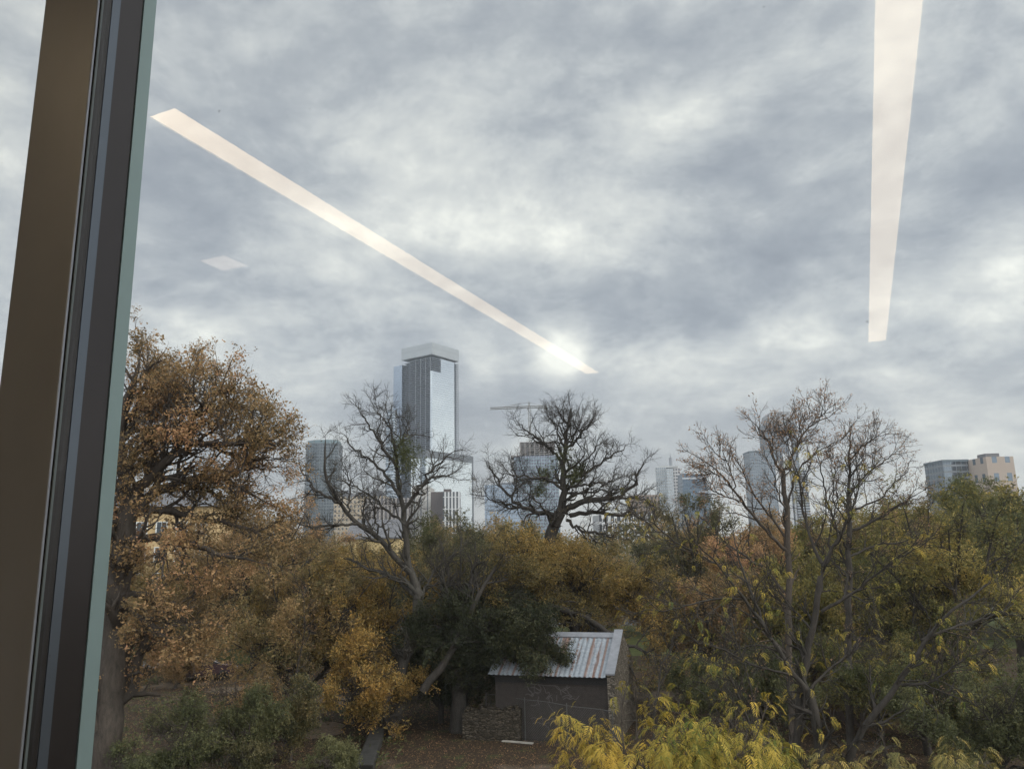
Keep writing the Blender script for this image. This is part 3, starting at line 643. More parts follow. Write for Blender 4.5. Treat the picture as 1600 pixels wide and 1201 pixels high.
b = MB(); b.box(-w * .47, w * .02, .5, 10, h + .03, at(1550, 708, 500)[2]); b.build('rooftop_box', plain('rooftop_grey', (.15, .145, .15), .8), e)
# tan apartment building glimpsed through the left oak, and lower houses
TAN = facade('tan_stucco', (.09, .10, .11), (.52, .38, .20), 3.1, 3.6, .62, .55, .3, .2, .9, .4)
a0 = at(330, 790, 100); a1 = at(150, 790, 100)
e = empty('tan_apartments', 'tan stuccoed apartment house glimpsed through the leaves of the left oak', 'building', ((a0[0] + a1[0]) / 2, 100, 0), math.radians(4))
w = a0[0] - a1[0]; h = a0[2]
STU = plain('tan_wall', (.50, .36, .19), .9, 0, .08, 1)
b = MB(); b.box(-w / 2, w / 2, 0, 12, 0, h); b.build('wall', STU, e)
GLD = plain('dark_pane', (.05, .06, .07), .15, .3, .1); WF = plain('white_frame', (.65, .65, .62), .6)
for r in range(4):
    for k in range(6):
        x = -w / 2 + w * (k + .5) / 6; z = h - 2.8 - 3.2 * r
        if z < 1: continue
        b = MB(); b.box(x - .75, x + .75, -.12, -.005, z - .95, z + .95); fo = b.build('window', WF, e)
        b = MB()
        for s_ in (-1, 1): b.box(x + (s_ - 1) * .3 - .02 + .05, x + (s_ + 1) * .3 + .02 - .05, -.135, -.122, z - .85, z + .85)
        b.build('pane', GLD, fo)
b = MB(); b.slab([(-w / 2 - .6, -.6, h), (w / 2 + .6, -.6, h), (w / 2 - 2, 6, h + 2.4), (-w / 2 + 2, 6, h + 2.4)], [(-w / 2 - .6, 12.6, h + .02), (w / 2 + .6, 12.6, h + .02), (w / 2 - 2, 6.2, h + 2.42), (-w / 2 + 2, 6.2, h + 2.42)]); b.build('roof', RGREY, e)
def house(name, label, x0, x1, ytop, Y, wallm, roofm, rz_=0, dp=8, rh=2.2, nwin=4):
    cx, w, h = base_of(x0, x1, ytop, Y); e = empty(name, label, 'house', (cx, Y, 0), math.radians(rz_)); h = max(h - rh, 2.6)
    b = MB(); b.box(-w / 2, w / 2, 0, dp, 0, h); b.build('wall', wallm, e)
    b = MB(); b.slab([(-w / 2 - .4, -.5, h), (w / 2 + .4, -.5, h), (w / 2 + .4, dp / 2, h + rh), (-w / 2 - .4, dp / 2, h + rh)], [(-w / 2 - .4, -.5, h + .2), (w / 2 + .4, -.5, h + .2), (w / 2 + .4, dp / 2, h + rh + .2), (-w / 2 - .4, dp / 2, h + rh + .2)])
    b.slab([(w / 2 + .4, dp + .5, h), (-w / 2 - .4, dp + .5, h), (-w / 2 - .4, dp / 2 + .01, h + rh), (w / 2 + .4, dp / 2 + .01, h + rh)], [(w / 2 + .4, dp + .5, h + .2), (-w / 2 - .4, dp + .5, h + .2), (-w / 2 - .4, dp / 2 + .01, h + rh + .2), (w / 2 + .4, dp / 2 + .01, h + rh + .2)])
    b.build('roof', roofm, e)
    for k in range(nwin):
        x = -w / 2 + w * (k + .5) / nwin; b = MB(); b.box(x - .55, x + .55, -.08, -.004, 1.0, 2.3); fo = b.build('window', WF, e)
        b = MB(); b.box(x - .46, x + .46, -.095, -.082, 1.08, 2.22); b.build('pane', GLD, fo)
    return e
YELW = plain('cream_wall', (.55, .42, .22), .9); WHW = plain('white_siding', (.58, .58, .56), .8); TINR = plain('pale_tin', (.42, .44, .46), .5, .3)
house('cream_house', 'cream house glimpsed below the left limb of the bare tree', 545, 625, 812, 105, YELW, RGREY, 0, 9, 2.5, 5)
house('white_house', 'white sided house glimpsed between the oak and the bare tree', 370, 440, 925, 78, WHW, TINR, 6, 8, 2.0, 4)
house('white_cottage', 'small pale tin roofed cottage beyond the verge behind the shed', 850, 940, 935, 98, WHW, TINR, -4, 8, 2.2, 5)
house('brown_shed', 'dark brown hut under the trees at lower right', 1335, 1425, 1080, 38, plain('brown_boards', (.075, .05, .042), .9), plain('brown_roof', (.05, .04, .038), .9), 8, 4, .9, 2)

# ------------------------------------------------------------------ stone and tin shed
def stonemat(name, tint, sc=3.2):
    mm, t, o = mat(name); tcn = N(t, 'ShaderNodeTexCoord')
    mp = N(t, 'ShaderNodeMapping'); mp.inputs['Scale'].default_value = (1, 1, 2.3); L(t, tcn.outputs['Object'], mp.inputs[0])
    wv = N(t, 'ShaderNodeTexVoronoi'); wv.inputs['Scale'].default_value = sc; L(t, mp.outputs[0], wv.inputs['Vector'])
    we = N(t, 'ShaderNodeTexVoronoi', feature='DISTANCE_TO_EDGE'); we.inputs['Scale'].default_value = sc; L(t, mp.outputs[0], we.inputs['Vector'])
    sc_ = N(t, 'ShaderNodeSeparateColor'); L(t, wv.outputs['Color'], sc_.inputs[0])
    c = ramp(t, sc_.outputs[0], [(0, tuple(x * .45 for x in tint)), (.5, tint), (1, tuple(min(1, x * 1.5) for x in tint))])
    c = mixc(t, mth(t, 'LESS_THAN', we.outputs['Distance'], .055), c, tuple(x * .25 for x in tint))
    nn = noise(t, tcn.outputs['Object'], 14, 6, .7)
    c = mixc(t, mth(t, 'MULTIPLY', nn, .6), c, tuple(x * .5 for x in tint))
    h = mth(t, 'ADD', mth(t, 'MINIMUM', we.outputs['Distance'], .2), mth(t, 'MULTIPLY', nn, .12))
    pbsdf(t, o, c, .95, 0, .2, h, 1.0, .25); return mm
STONE = stonemat('rubble_stone', (.24, .205, .165), 5.0); STONED = stonemat('mossy_rubble', (.095, .078, .058), 5.2)
def tinmat():
    mm, t, o = mat('rusty_tin'); tcn = N(t, 'ShaderNodeTexCoord')
    mp = N(t, 'ShaderNodeMapping'); mp.inputs['Scale'].default_value = (1.9, .16, .16); L(t, tcn.outputs['Object'], mp.inputs[0])
    st = noise(t, mp.outputs[0], 1.6, 4, .75); fn = noise(t, tcn.outputs['Object'], 7, 6, .6)
    sx = N(t, 'ShaderNodeSeparateXYZ'); L(t, tcn.outputs['Object'], sx.inputs[0])
    # rust follows some sheet laps
    lap = mth(t, 'LESS_THAN', mth(t, 'FRACT', mth(t, 'ADD', mth(t, 'DIVIDE', sx.outputs[0], .66), 40)), .16)
    wn = N(t, 'ShaderNodeTexWhiteNoise', noise_dimensions='1D'); L(t, mth(t, 'FLOOR', mth(t, 'ADD', mth(t, 'DIVIDE', sx.outputs[0], .66), 40)), wn.inputs['W'])
    lapm = mth(t, 'MULTIPLY', lap, mth(t, 'LESS_THAN', mth(t, 'ADD', fn, mth(t, 'MULTIPLY', wn.outputs[0], .55)), 1.0))
    gal = ramp(t, fn, [(.3, (.22, .24, .265)), (.7, (.34, .365, .395))]); rust = ramp(t, fn, [(.3, (.13, .055, .03)), (.7, (.24, .12, .07))])
    mk = mth(t, 'MAXIMUM', mth(t, 'MULTIPLY', lapm, .85), ramp(t, st, [(.54, (0, 0, 0)), (.64, (1, 1, 1))]))
    pbsdf(t, o, mixc(t, mth(t, 'MULTIPLY', mk, .85), gal, rust), .6, .25, .4, fn, .1); return mm
TIN = tinmat()
c = at_z(960, 1058, 2.75); SH_R = math.radians(-17)
shed = empty('stone_shed', 'old stone shed with a rust streaked tin roof and scribbled dark wall', 'shed', (c[0], c[1], 0), SH_R)
LEN, DPT, EV, RG = 5.5, 5.0, 2.75, 4.25
DKW = plain('dark_plank_wall', (.042, .034, .030), .9, 0, .25, 5, .4)
b = MB(); b.box(-LEN, -.32, 0, DPT, 0, EV); b.build('wall', DKW, shed)
# corrugated roof, two slopes
def corr(y0, z0, y1, z1, nm):
    n = int(LEN / .055); xs = np.linspace(-LEN - .25, -.35, n); amp = .016 * np.sin(xs * 2 * PI / .22)
    V = []; F = []
    for (yy, zz_) in ((y0, z0), (y1, z1)):
        for d_ in (0, .02):
            V += [(x, yy, zz_ + a + d_) for x, a in zip(xs, amp)]
    for i in range(n - 1):
        F += [(i, 2 * n + i, 2 * n + i + 1, i + 1), (n + i, n + i + 1, 3 * n + i + 1, 3 * n + i), (i, i + 1, n + i + 1, n + i), (2 * n + i, 3 * n + i, 3 * n + i + 1, 2 * n + i + 1)]
    me = bpy.data.meshes.new(nm); me.from_pydata(V, [], F); me.update(); return link(nm, me, TIN, shed)
corr(-.3, EV + .02, DPT / 2, RG, 'roof'); corr(DPT + .3, EV + .02, DPT / 2 + .01, RG, 'roof')
b = MB(); b.slab([(-LEN - .3, DPT / 2 - .28, RG - .10), (-.3, DPT / 2 - .28, RG - .10), (-.3, DPT / 2, RG + .08), (-LEN - .3, DPT / 2, RG + .08)], [(-LEN - .3, DPT / 2 - .28, RG - .07), (-.3, DPT / 2 - .28, RG - .07), (-.3, DPT / 2, RG + .11), (-LEN - .3, DPT / 2, RG + .11)]); b.build('ridge_cap', plain('pale_metal', (.24, .245, .265), .6, .2), shed)
# stone gable end with sloped coping
prof = [(-.15, 0), (DPT + .15, 0), (DPT + .15, EV + .15), (DPT / 2, RG + .16), (-.15, EV + .15)]
b = MB(); b.slab([(-.3, y, z) for y, z in prof], [(.02, y, z) for y, z in prof]); b.build('gable_wall', STONE, shed)
b = MB(); cp = [(-.25, EV + .13), (DPT / 2, RG + .19), (DPT / 2, RG + .26), (-.25, EV + .20)]
b.slab([(-.35, y, z) for y, z in cp], [(.06, y, z) for y, z in cp]); b.build('coping', MATS['pale_metal'], shed)
b = MB(); b.box(-LEN, -.33, -.06, -.004, EV - .32, EV - .04); b.build('fascia', plain('fascia_black', (.02, .018, .018), .8), shed)
# scribbles on the wall, traced on the wall plane
GRF = plain('pale_spray', (.11, .10, .095), .9)
nrm = np.array([math.sin(SH_R), -math.cos(SH_R), 0]) ; xd = np.array([math.cos(SH_R), math.sin(SH_R), 0]); o3 = np.array([c[0], c[1], 0])
def onwall(x, y):
    r = ray(x, y); n_ = np.array([math.sin(-SH_R), math.cos(-SH_R), 0]); t = ((o3 - CAM) @ n_) / (r @ n_); p = CAM + r * t - o3; return (p @ xd, p[2])
SCR = [[(823, 1066), (830, 1069), (838, 1068), (849, 1070), (860, 1071), (870, 1069), (876, 1075), (877, 1085)],
       [(836, 1069), (834, 1078), (838, 1084), (845, 1081), (846, 1072), (841, 1070)], [(848, 1070), (852, 1076), (853, 1084), (859, 1079), (858, 1087), (853, 1091)],
       [(824, 1070), (826, 1078), (832, 1082), (830, 1086)], [(855, 1092), (859, 1087), (863, 1090), (864, 1098)], [(842, 1087), (840, 1094), (843, 1101)],
       [(856, 1098), (862, 1107), (866, 1112), (870, 1109)], [(870, 1085), (870, 1094)], [(838, 1075), (842, 1078), (846, 1076)], [(829, 1122), (835, 1119), (842, 1124), (849, 1120), (856, 1125), (864, 1121)],
       [(832, 1130), (840, 1127), (848, 1131), (858, 1128)], [(880, 1092), (886, 1087), (890, 1094), (896, 1088), (899, 1095), (905, 1086)]]
rs_ = random.Random(8)
for _ in range(16):
    x, y = rs_.uniform(822, 900), rs_.choice([rs_.uniform(1066, 1100), rs_.uniform(1112, 1134)]); q0 = [(x, y)]
    for _k in range(rs_.randint(3, 6)): x += rs_.uniform(-7, 9); y += rs_.uniform(-6, 6); q0.append((x, y))
    SCR.append(q0)
for ln in SCR:
    P, _ = resample([(*onwall(*p), 0) for p in ln], [1] * len(ln), 14)
    wd = .013; b = MB()
    T = np.gradient(P[:, :2], axis=0); T /= np.linalg.norm(T, axis=1, keepdims=True) + 1e-9; Q = np.c_[-T[:, 1], T[:, 0]]
    A_ = P[:, :2] + Q * wd; B_ = P[:, :2] - Q * wd
    for i in range(13): b.slab([(A_[i][0], -.004, A_[i][1]), (B_[i][0], -.004, B_[i][1]), (B_[i + 1][0], -.004, B_[i + 1][1]), (A_[i + 1][0], -.004, A_[i + 1][1])], [(A_[i][0], -.008, A_[i][1]), (B_[i][0], -.008, B_[i][1]), (B_[i + 1][0], -.008, B_[i + 1][1]), (A_[i + 1][0], -.008, A_[i + 1][1])])
    b.build('graffiti', GRF, shed)
# rubble wall stub in front of the shed
p = at_z(815, 1157, 0); q_ = at_z(725, 1153, 0)
ang = math.atan2(q_[1] - p[1], q_[0] - p[0])
rw = empty('rubble_wall', 'low mossy rubble stone wall in front of the shed', 'wall', (p[0], p[1], 0), ang)
Lw = np.linalg.norm((p - q_)[:2]); rr = random.Random(4)
b = MB(); tops = [1.42 + rr.uniform(-.1, .1) - .25 * (i / 12) for i in range(13)]
pr = [(0, 0)] + [(Lw, 0)] + [(Lw * (12 - i) / 12, tops[12 - i]) for i in range(13)]
b.slab([(x, -.22, z) for x, z in pr], [(x, .22, z) for x, z in pr]); b.build('stonework', STONED, rw)
for i in range(20):
    x = rr.uniform(0, Lw); s_ = rr.uniform(.08, .17); st = MB(); th = rr.uniform(0, 3)
    pts = [(x + s_ * math.cos(a + th) * rr.uniform(.8, 1.2), rr.choice([-.1, .1]) + s_ * .8 * math.sin(a + th)) for a in np.linspace(0, 2 * PI, 7)[:-1]]
    z0 = tops[min(12, int(x / Lw * 12))]; st.prism(pts, z0 - .04, z0 + s_ * .8); st.build('loose_stone', STONED, rw, bevel=.02)
# chain-link fence
FP = plain('galvanised', (.11, .11, .105), .5, .5)
f0 = at_z(760, 1146, 0); f1 = at_z(960, 1183, 0)
fe = empty('chain_link_fence', 'sagging chain link fence with thin posts before the scribbled wall', 'fence', (f0[0], f0[1], 0), math.atan2(f1[1] - f0[1], f1[0] - f0[0]))
Lf = np.linalg.norm((f1 - f0)[:2]); Hf = 1.75
for k in range(4): b = MB(); b.tube([(Lf * k / 3, 0, 0), (Lf * k / 3, 0, Hf + .08)], .022, 8); b.build('post', FP, fe)
b = MB(); b.tube([(Lf * i / 12, 0, Hf + .02 * math.sin(i * 1.3)) for i in range(13)], .013, 6); b.build('top_rail', FP, fe)
b = MB(); pit = .11; n = int(Lf / pit)
for i in range(-int(Hf / pit), n):
    for s_ in (1, -1):
        x0, x1 = i * pit, i * pit + Hf; za, zb = (0, Hf) if s_ > 0 else (Hf, 0)
        if x0 < 0: za += (0 - x0) * s_; x0 = 0
        if x1 > Lf: zb -= (x1 - Lf) * s_; x1 = Lf
        if x1 > x0: b.tube([(x0, .01 * s_, za), (x1, .01 * s_, zb)], .0028, 3)
b.build('wire_mesh', FP, fe)
# plank on the ground, leaning slab, fallen branch, tarp bin, parked vehicles
p = at_z(785, 1158, 0); q_ = at_z(833, 1162, 0)
b = MB(); d = q_ - p; b.box(0, float(np.linalg.norm(d)), -.09, .09, .0, .05); o = b.build('plank', plain('bleached_wood', (.36, .33, .29), .8), bevel=.006); o.location = (p[0], p[1], .01); o.rotation_euler = (0, .0, math.atan2(d[1], d[0])); tag(o, 'bleached white plank lying on brown leaves in front of the shed', 'plank')
c4 = [at_z(x, y, 0) for x, y in ((556, 1206), (584, 1206), (601, 1152), (582, 1145))]
b = MB(); lo = [(v_[0], v_[1], 0) for v_ in c4]; hi = [(v_[0] * .99 + c4[(i + 2) % 4][0] * .01, v_[1] - .12, .32 + .1 * (i > 1)) for i, v_ in enumerate(c4)]
b.slab(lo, hi); tag(b.build('stone_slab', plain('weathered_slab', (.035, .033, .03), .9, 0, .4, 2.5, .8), bevel=.05), 'dark weathered stone slab beside the green bush at lower left centre', 'slab')
rng = np.random.default_rng(5)
p = at_z(1372, 1178, 0)
me, _ = build_tree(77, [([(-.5, 0, .05), (.0, .1, .12), (.5, -.1, .35), (.9, .1, .3)], [.05, .045, .035, .02]), ([(-.2, 0, .1), (.2, .4, .35), (.4, .5, .6)], [.03, .02, .01])], [(5, .3, .7, .35, 5, .2, .05)])
o = link('fallen_branch', me, BK_PALE, None, (p[0], p[1], 0)); tag(o, 'pale twisted dead branch on the ground at lower right', 'branch')
def car(label, x, y, rz_, body, name='parked_car', van=False, group='vehicles parked behind the trees'):
    e = empty(name, label, 'van' if van else 'car', (x, y, .03), rz_, group)
    H1 = 1.75 if van else 1.42
    pr = [(-2.2, .35), (2.2, .35), (2.25, .75), (2.1, .95), (1.2, 1.02), (.6, H1 - .05), (-.2, H1), (-1.6, H1 - .05), (-2.15, 1.0), (-2.25, .7)]
    b = MB(); b.slab([(x_, -.86, z) for x_, z in pr], [(x_, .86, z) for x_, z in pr]); b.build('body', body, e, bevel=.06)
    gp = [(1.1, 1.06), (.56, H1 - .13), (-1.5, H1 - .13), (-1.95, 1.06)]
    b = MB()
    for s_ in (-1, 1): b.slab([(x_, s_ * .865, z) for x_, z in gp], [(x_, s_ * .875, z) for x_, z in gp])
    b.build('window', GLD, e)
    b = MB(); b.slab([(1.17, -.7, 1.05), (1.17, .7, 1.05), (.64, .66, H1 - .1), (.64, -.66, H1 - .1)], [(1.2, -.7, 1.06), (1.2, .7, 1.06), (.67, .66, H1 - .09), (.67, -.66, H1 - .09)]); b.build('windscreen', GLD, e)
    for sx in (-1.35, 1.35):
        for sy in (-1, 1):
            b = MB(); b.tube([(sx, sy * .70, .3), (sx, sy * .72, .3), (sx, sy * .9, .3), (sx, sy * .92, .3)], [.02, .31, .31, .2], 20); w_ = b.build('wheel', plain('tyre', (.02, .02, .02), .9) if 'tyre' not in MATS else MATS['tyre'], e, smooth=False)
    for sy in (-.6, .6): b = MB(); b.box(2.2, 2.27, sy - .16, sy + .16, .62, .76); b.build('headlight', WF, e)
    for sy in (-.68, .68): b = MB(); b.box(-2.27, -2.2, sy - .12, sy + .12, .75, .92); b.build('tail_light', plain('red_lens', (.25, .02, .015), .3) if 'red_lens' not in MATS else MATS['red_lens'], e)
def paint(nm, c_): return plain(nm, c_, .25, .1, .02, 1, .0, .6)
p = at_z(312, 1062, 0); car('dark maroon and white vehicle parked behind the pair of green shrubs', p[0], p[1], .5, paint('dark_maroon', (.06, .035, .04)))
p = at_z(238, 1062, 0); car('white van partly hidden by leaves left of the dark vehicle', p[0], p[1] + 4, .2, paint('white_paint', (.52, .55, .57)), 'parked_van', True)
p = at_z(505, 985, 0); car('white car parked on the street seen through the orange tree', p[0], p[1], .05, paint('car_white', (.62, .62, .60)))
# grey wheeled bin box
p = at_z(425, 1088, 0); bi = empty('wheeled_bin', 'grey bin standing by the fence right of the green shrubs', 'bin', (p[0], p[1], 0), .2)
GB = plain('bin_grey', (.075, .075, .08), .6)
b = MB(); b.slab([(-.33, -.3, .08), (.33, -.3, .08), (.33, .3, .08), (-.33, .3, .08)], [(-.42, -.38, 1.0), (.42, -.38, 1.0), (.42, .38, 1.0), (-.42, .38, 1.0)]); b.build('body', GB, bi, bevel=.03)
b = MB(); b.slab([(-.45, -.42, 1.01), (.45, -.42, 1.01), (.45, .4, 1.01), (-.45, .4, 1.01)], [(-.4, -.36, 1.1), (.4, -.36, 1.1), (.4, .34, 1.14), (-.4, .34, 1.14)]); b.build('lid', GB, bi, bevel=.02)
for s_ in (-1, 1): b = MB(); b.tube([(s_ * .28, .32, .1), (s_ * .36, .32, .1)], .1, 12); b.build('wheel', MATS['tyre'], bi)

# ------------------------------------------------------------------ key trees, limbs traced from the photograph
def px_guides(base, Y, lines, seed, spread=1.0, trim=.4):
    """lines: list of (pixel list, r0, r1, depth drift); returned relative to base"""
    rg = np.random.default_rng(seed); G = []
    for pts, r0, r1, dd in lines:
        n = len(pts); out = []
        for i, (x, y) in enumerate(pts):
            tt = i / max(1, n - 1); out.append(at(x, y, Y + dd[0] + (dd[1] - dd[0]) * tt) - base)
        if len(G): out[-1] = out[-1] * (1 - trim) + out[-2] * trim
        G.append((out, np.linspace(r0, r1, n) * spread))
    return G
def squash(g, f): return [([(x, 740 + (y - 740) * f if y < 740 else y) for x, y in p], a, b_, d_) for p, a, b_, d_ in g]
def foot(x, y): p = at_z(x, y, 0); return np.array([p[0], p[1], 0.0])
# 1. big rust-orange oak at the left
Y1 = 29.0; B1 = np.array([at(168, 1100, Y1)[0], Y1, 0])
g1 = [([(165, 1215), (172, 1100), (182, 960), (190, 850), (203, 790)], .52, .36, (0, 0)),
      ([(203, 795), (192, 740), (186, 690), (190, 640), (210, 590), (222, 555)], .28, .05, (0, -1)),
      ([(205, 790), (225, 750), (270, 715), (290, 680), (305, 640), (328, 615), (350, 610)], .24, .04, (0, -1.5)),
      ([(200, 800), (240, 770), (275, 752), (320, 748), (370, 755), (420, 790)], .22, .04, (0, 1.5)),
      ([(290, 690), (340, 695), (380, 690), (415, 690), (440, 700)], .13, .03, (-1, -2.5)),
      ([(190, 850), (240, 835), (300, 850), (360, 870), (420, 880)], .18, .03, (0, -2)),
      ([(200, 800), (170, 740), (120, 690), (80, 640)], .2, .04, (0, 1)), ([(192, 850), (140, 800), (70, 770)], .17, .04, (0, -1)),
      ([(188, 690), (240, 640), (285, 610), (315, 590)], .12, .03, (-.5, 2.5)), ([(203, 660), (240, 610), (255, 570)], .1, .03, (0, 1)),
      ([(200, 790), (260, 800), (330, 810), (400, 830), (455, 850)], .17, .03, (0, 3)), ([(185, 930), (230, 930), (290, 950), (350, 960)], .14, .03, (0, 2)),
      ([(300, 650), (335, 640), (370, 630), (395, 645)], .1, .03, (-1, 1)), ([(240, 770), (260, 700), (255, 650), (275, 595)], .12, .03, (0, -2)),
      ([(184, 940), (240, 985), (300, 1010)], .1, .03, (0, -1.5)), ([(340, 752), (390, 720), (440, 710)], .09, .03, (.8, 0))]
def gaps(freq, thr, ph=0.0):
    def f(C, rg):
        q = C * freq; v_ = np.sin(q[:, 0] + 1.1 * np.sin(q[:, 1] * .8 + ph)) + np.sin(q[:, 1] * 1.2 + q[:, 2] + ph) + np.sin(q[:, 2] * 1.5 - q[:, 0] * .7 + 2 + ph)
        return v_ + .55 * rg.normal(size=len(C)) > thr
    return f
_g1 = gaps(2.1, -.1)
def keep1(C, rg):
    return _g1(C, rg) & (rg.random(len(C)) < np.clip(1.0 - .04 * (C[:, 2] - 8), .4, 1))
m1 = build_tree(11, px_guides(B1, Y1, g1, 1), [(13, .12, .85, 2.0, 7, .16, .03), (7, .2, .8, .95, 5, .2, .03), (4, .2, .75, .45, 3, .22, .02)],
                dict(on=[(3, 6, .13), (2, 3, .13)], size=.155, kind='oak', freq=1.1, base=.52, patch=.9, keep=keep1), gseg=16, gwob=.05)
tree_thing('oak_tree', 'tall rust leaved oak at the left edge beside the mullion', 'tree', tuple(B1), m1, BK_BROWN, LF_RUST)
# 2. bare tree left of centre, before the tall tower
Y2 = 38.0; B2 = foot(612, 1144); B2[1] = Y2; B2[0] = at(612, 1144, Y2)[0]
g2 = [([(612, 1150), (628, 1050), (648, 985), (656, 930), (648, 920)], .36, .30, (0, 0)),
      ([(652, 935), (640, 890), (638, 845), (626, 790), (620, 725), (612, 670), (600, 618)], .26, .03, (0, .5)),
      ([(642, 895), (600, 850), (562, 820), (530, 785), (507, 745), (505, 700), (512, 665)], .2, .03, (0, -1.5)),
      ([(560, 818), (520, 818), (485, 825), (455, 815)], .09, .02, (-1, -2)), ([(530, 785), (490, 765), (470, 735), (462, 700)], .09, .02, (-1, -.5)),
      ([(624, 775), (604, 740), (572, 712), (545, 690), (533, 655)], .12, .02, (.1, 1.5)), ([(621, 730), (600, 695), (582, 665), (565, 640), (562, 625)], .11, .02, (.2, -1)),
      ([(630, 800), (652, 765), (672, 735), (700, 710), (722, 690)], .13, .02, (0, -1.2)), ([(636, 790), (670, 745), (700, 745), (717, 733)], .08, .02, (0, 1.2)),
      ([(617, 700), (636, 670), (645, 640)], .09, .02, (0, .8)), ([(650, 930), (612, 898), (580, 890), (550, 875), (525, 870)], .15, .03, (0, 1)),
      ([(632, 820), (600, 790), (575, 770), (540, 755), (505, 740)], .09, .02, (0, 2)), ([(655, 940), (672, 900), (700, 870), (730, 850)], .1, .02, (0, 2)),
      ([(610, 660), (590, 630), (585, 612)], .05, .015, (0, 0)), ([(590, 840), (585, 790), (590, 750)], .07, .02, (0, -1)), ([(545, 800), (548, 750), (530, 710)], .07, .02, (-1, -2))]
m2 = build_tree(22, px_guides(B2, Y2, squash(g2, .9), 2, .78, .5), [(10, .12, .8, 1.45, 7, .2, .06), (6, .12, .8, .74, 5, .24, .05), (5, .15, .8, .40, 3, .26, .04)], dict(on=[(3, 1, .03)], size=.08, kind='twiggy', keep=lambda C, rg: (rg.random(len(C)) < .22) & (C[:, 2] < 12)), gseg=18, gwob=.05)
bt = tree_thing('bare_tree', 'bare grey tree with a mistletoe clump, standing before the tallest skyscraper', 'tree', tuple(B2), m2, BK_GREY, LF_OLIVE)
def mistletoe(parent, base, x, y, Y, r, n=420, seed=1):
    rg = np.random.default_rng(seed); c_ = at(x, y, Y) - base
    C = c_ + rg.normal(size=(n, 3)) * r * .5 * np.array([1, 1, 1.15]); V, F, TI = leaves(rg, C, rg.normal(size=(n, 3)), .12, 'clump', 2, False, .45)
    link('mistletoe', np_mesh('mistletoe', V, F, tint=TI), LF_GREEN, parent)
mistletoe(bt, B2, 636, 716, Y2, .75, 420, 1); mistletoe(bt, B2, 630, 700, Y2, .5, 200, 2); mistletoe(bt, B2, 668, 818, Y2, .5, 160, 3)
# 3. wide gnarled bare tree right of centre
Y3 = 46.0; B3 = np.array([at(842, 1092, Y3)[0], Y3, 0])
g3 = [([(842, 1095), (845, 960), (850, 880), (862, 830), (876, 800)], .62, .48, (0, 0)),
      ([(874, 810), (882, 765), (880, 725), (884, 690), (890, 650), (893, 630)], .36, .04, (0, .3)),
      ([(880, 800), (905, 785), (925, 778), (950, 780), (972, 776), (988, 762), (1002, 735), (1010, 710)], .30, .04, (0, -1)),
      ([(890, 805), (920, 800), (955, 803), (990, 805), (1020, 822), (1040, 840)], .22, .03, (0, 1)), ([(960, 778), (990, 775), (1015, 785), (1035, 800)], .13, .02, (-.7, -2)),
      ([(868, 806), (838, 798), (810, 790), (786, 768), (770, 735), (758, 710)], .24, .03, (0, .8)), ([(810, 790), (780, 785), (755, 775), (742, 755)], .1, .02, (.4, 1.6)),
      ([(880, 765), (855, 748), (825, 745), (795, 742), (768, 735)], .14, .02, (0, -1.5)), ([(880, 725), (858, 697), (835, 680), (812, 665), (800, 655)], .15, .02, (0, 1)),
      ([(884, 705), (905, 682), (922, 662), (930, 650)], .14, .02, (0, -1)), ([(884, 745), (915, 738), (945, 720), (972, 700), (985, 690)], .15, .02, (.2, 1.5)),
      ([(882, 760), (915, 757), (955, 752), (990, 740)], .13, .02, (0, -2)), ([(888, 668), (876, 645), (862, 638)], .07, .015, (.2, 0)), ([(882, 700), (865, 660), (850, 645)], .1, .02, (0, -.5)),
      ([(885, 770), (920, 768), (960, 765), (1005, 760)], .12, .02, (0, 2.5)), ([(885, 812), (910, 830), (950, 835), (975, 845)], .16, .03, (0, -1)), ([(865, 815), (845, 790), (825, 770), (800, 765)], .12, .02, (0, -2)),
      ([(890, 690), (905, 665), (912, 640)], .08, .02, (0, 1.2)), ([(808, 770), (800, 735), (805, 712)], .06, .02, (0, .5)), ([(898, 740), (930, 700), (940, 690)], .09, .02, (0, -2))]
m3 = build_tree(33, px_guides(B3, Y3, g3, 3, .66, .4), [(11, .12, .85, 1.5, 7, .2, .07), (7, .12, .85, .78, 5, .24, .05), (5, .15, .8, .42, 3, .26, .04)], dict(on=[(3, 1, .03)], size=.08, kind='twiggy', keep=lambda C, rg: (rg.random(len(C)) < .3) & (C[:, 2] < 12.5)), gseg=18, gwob=.06)
bt = tree_thing('bare_tree', 'widest bare tree with gnarled dark limbs, right of the tallest skyscraper', 'tree', tuple(B3), m3, BK_DARK, LF_OLIVE)
for i, (x, y, r) in enumerate([(882, 715, .8), (896, 748, .6), (852, 742, .55), (905, 735, .5), (842, 765, .5)]): mistletoe(bt, B3, x, y, Y3, r, 260, 20 + i)
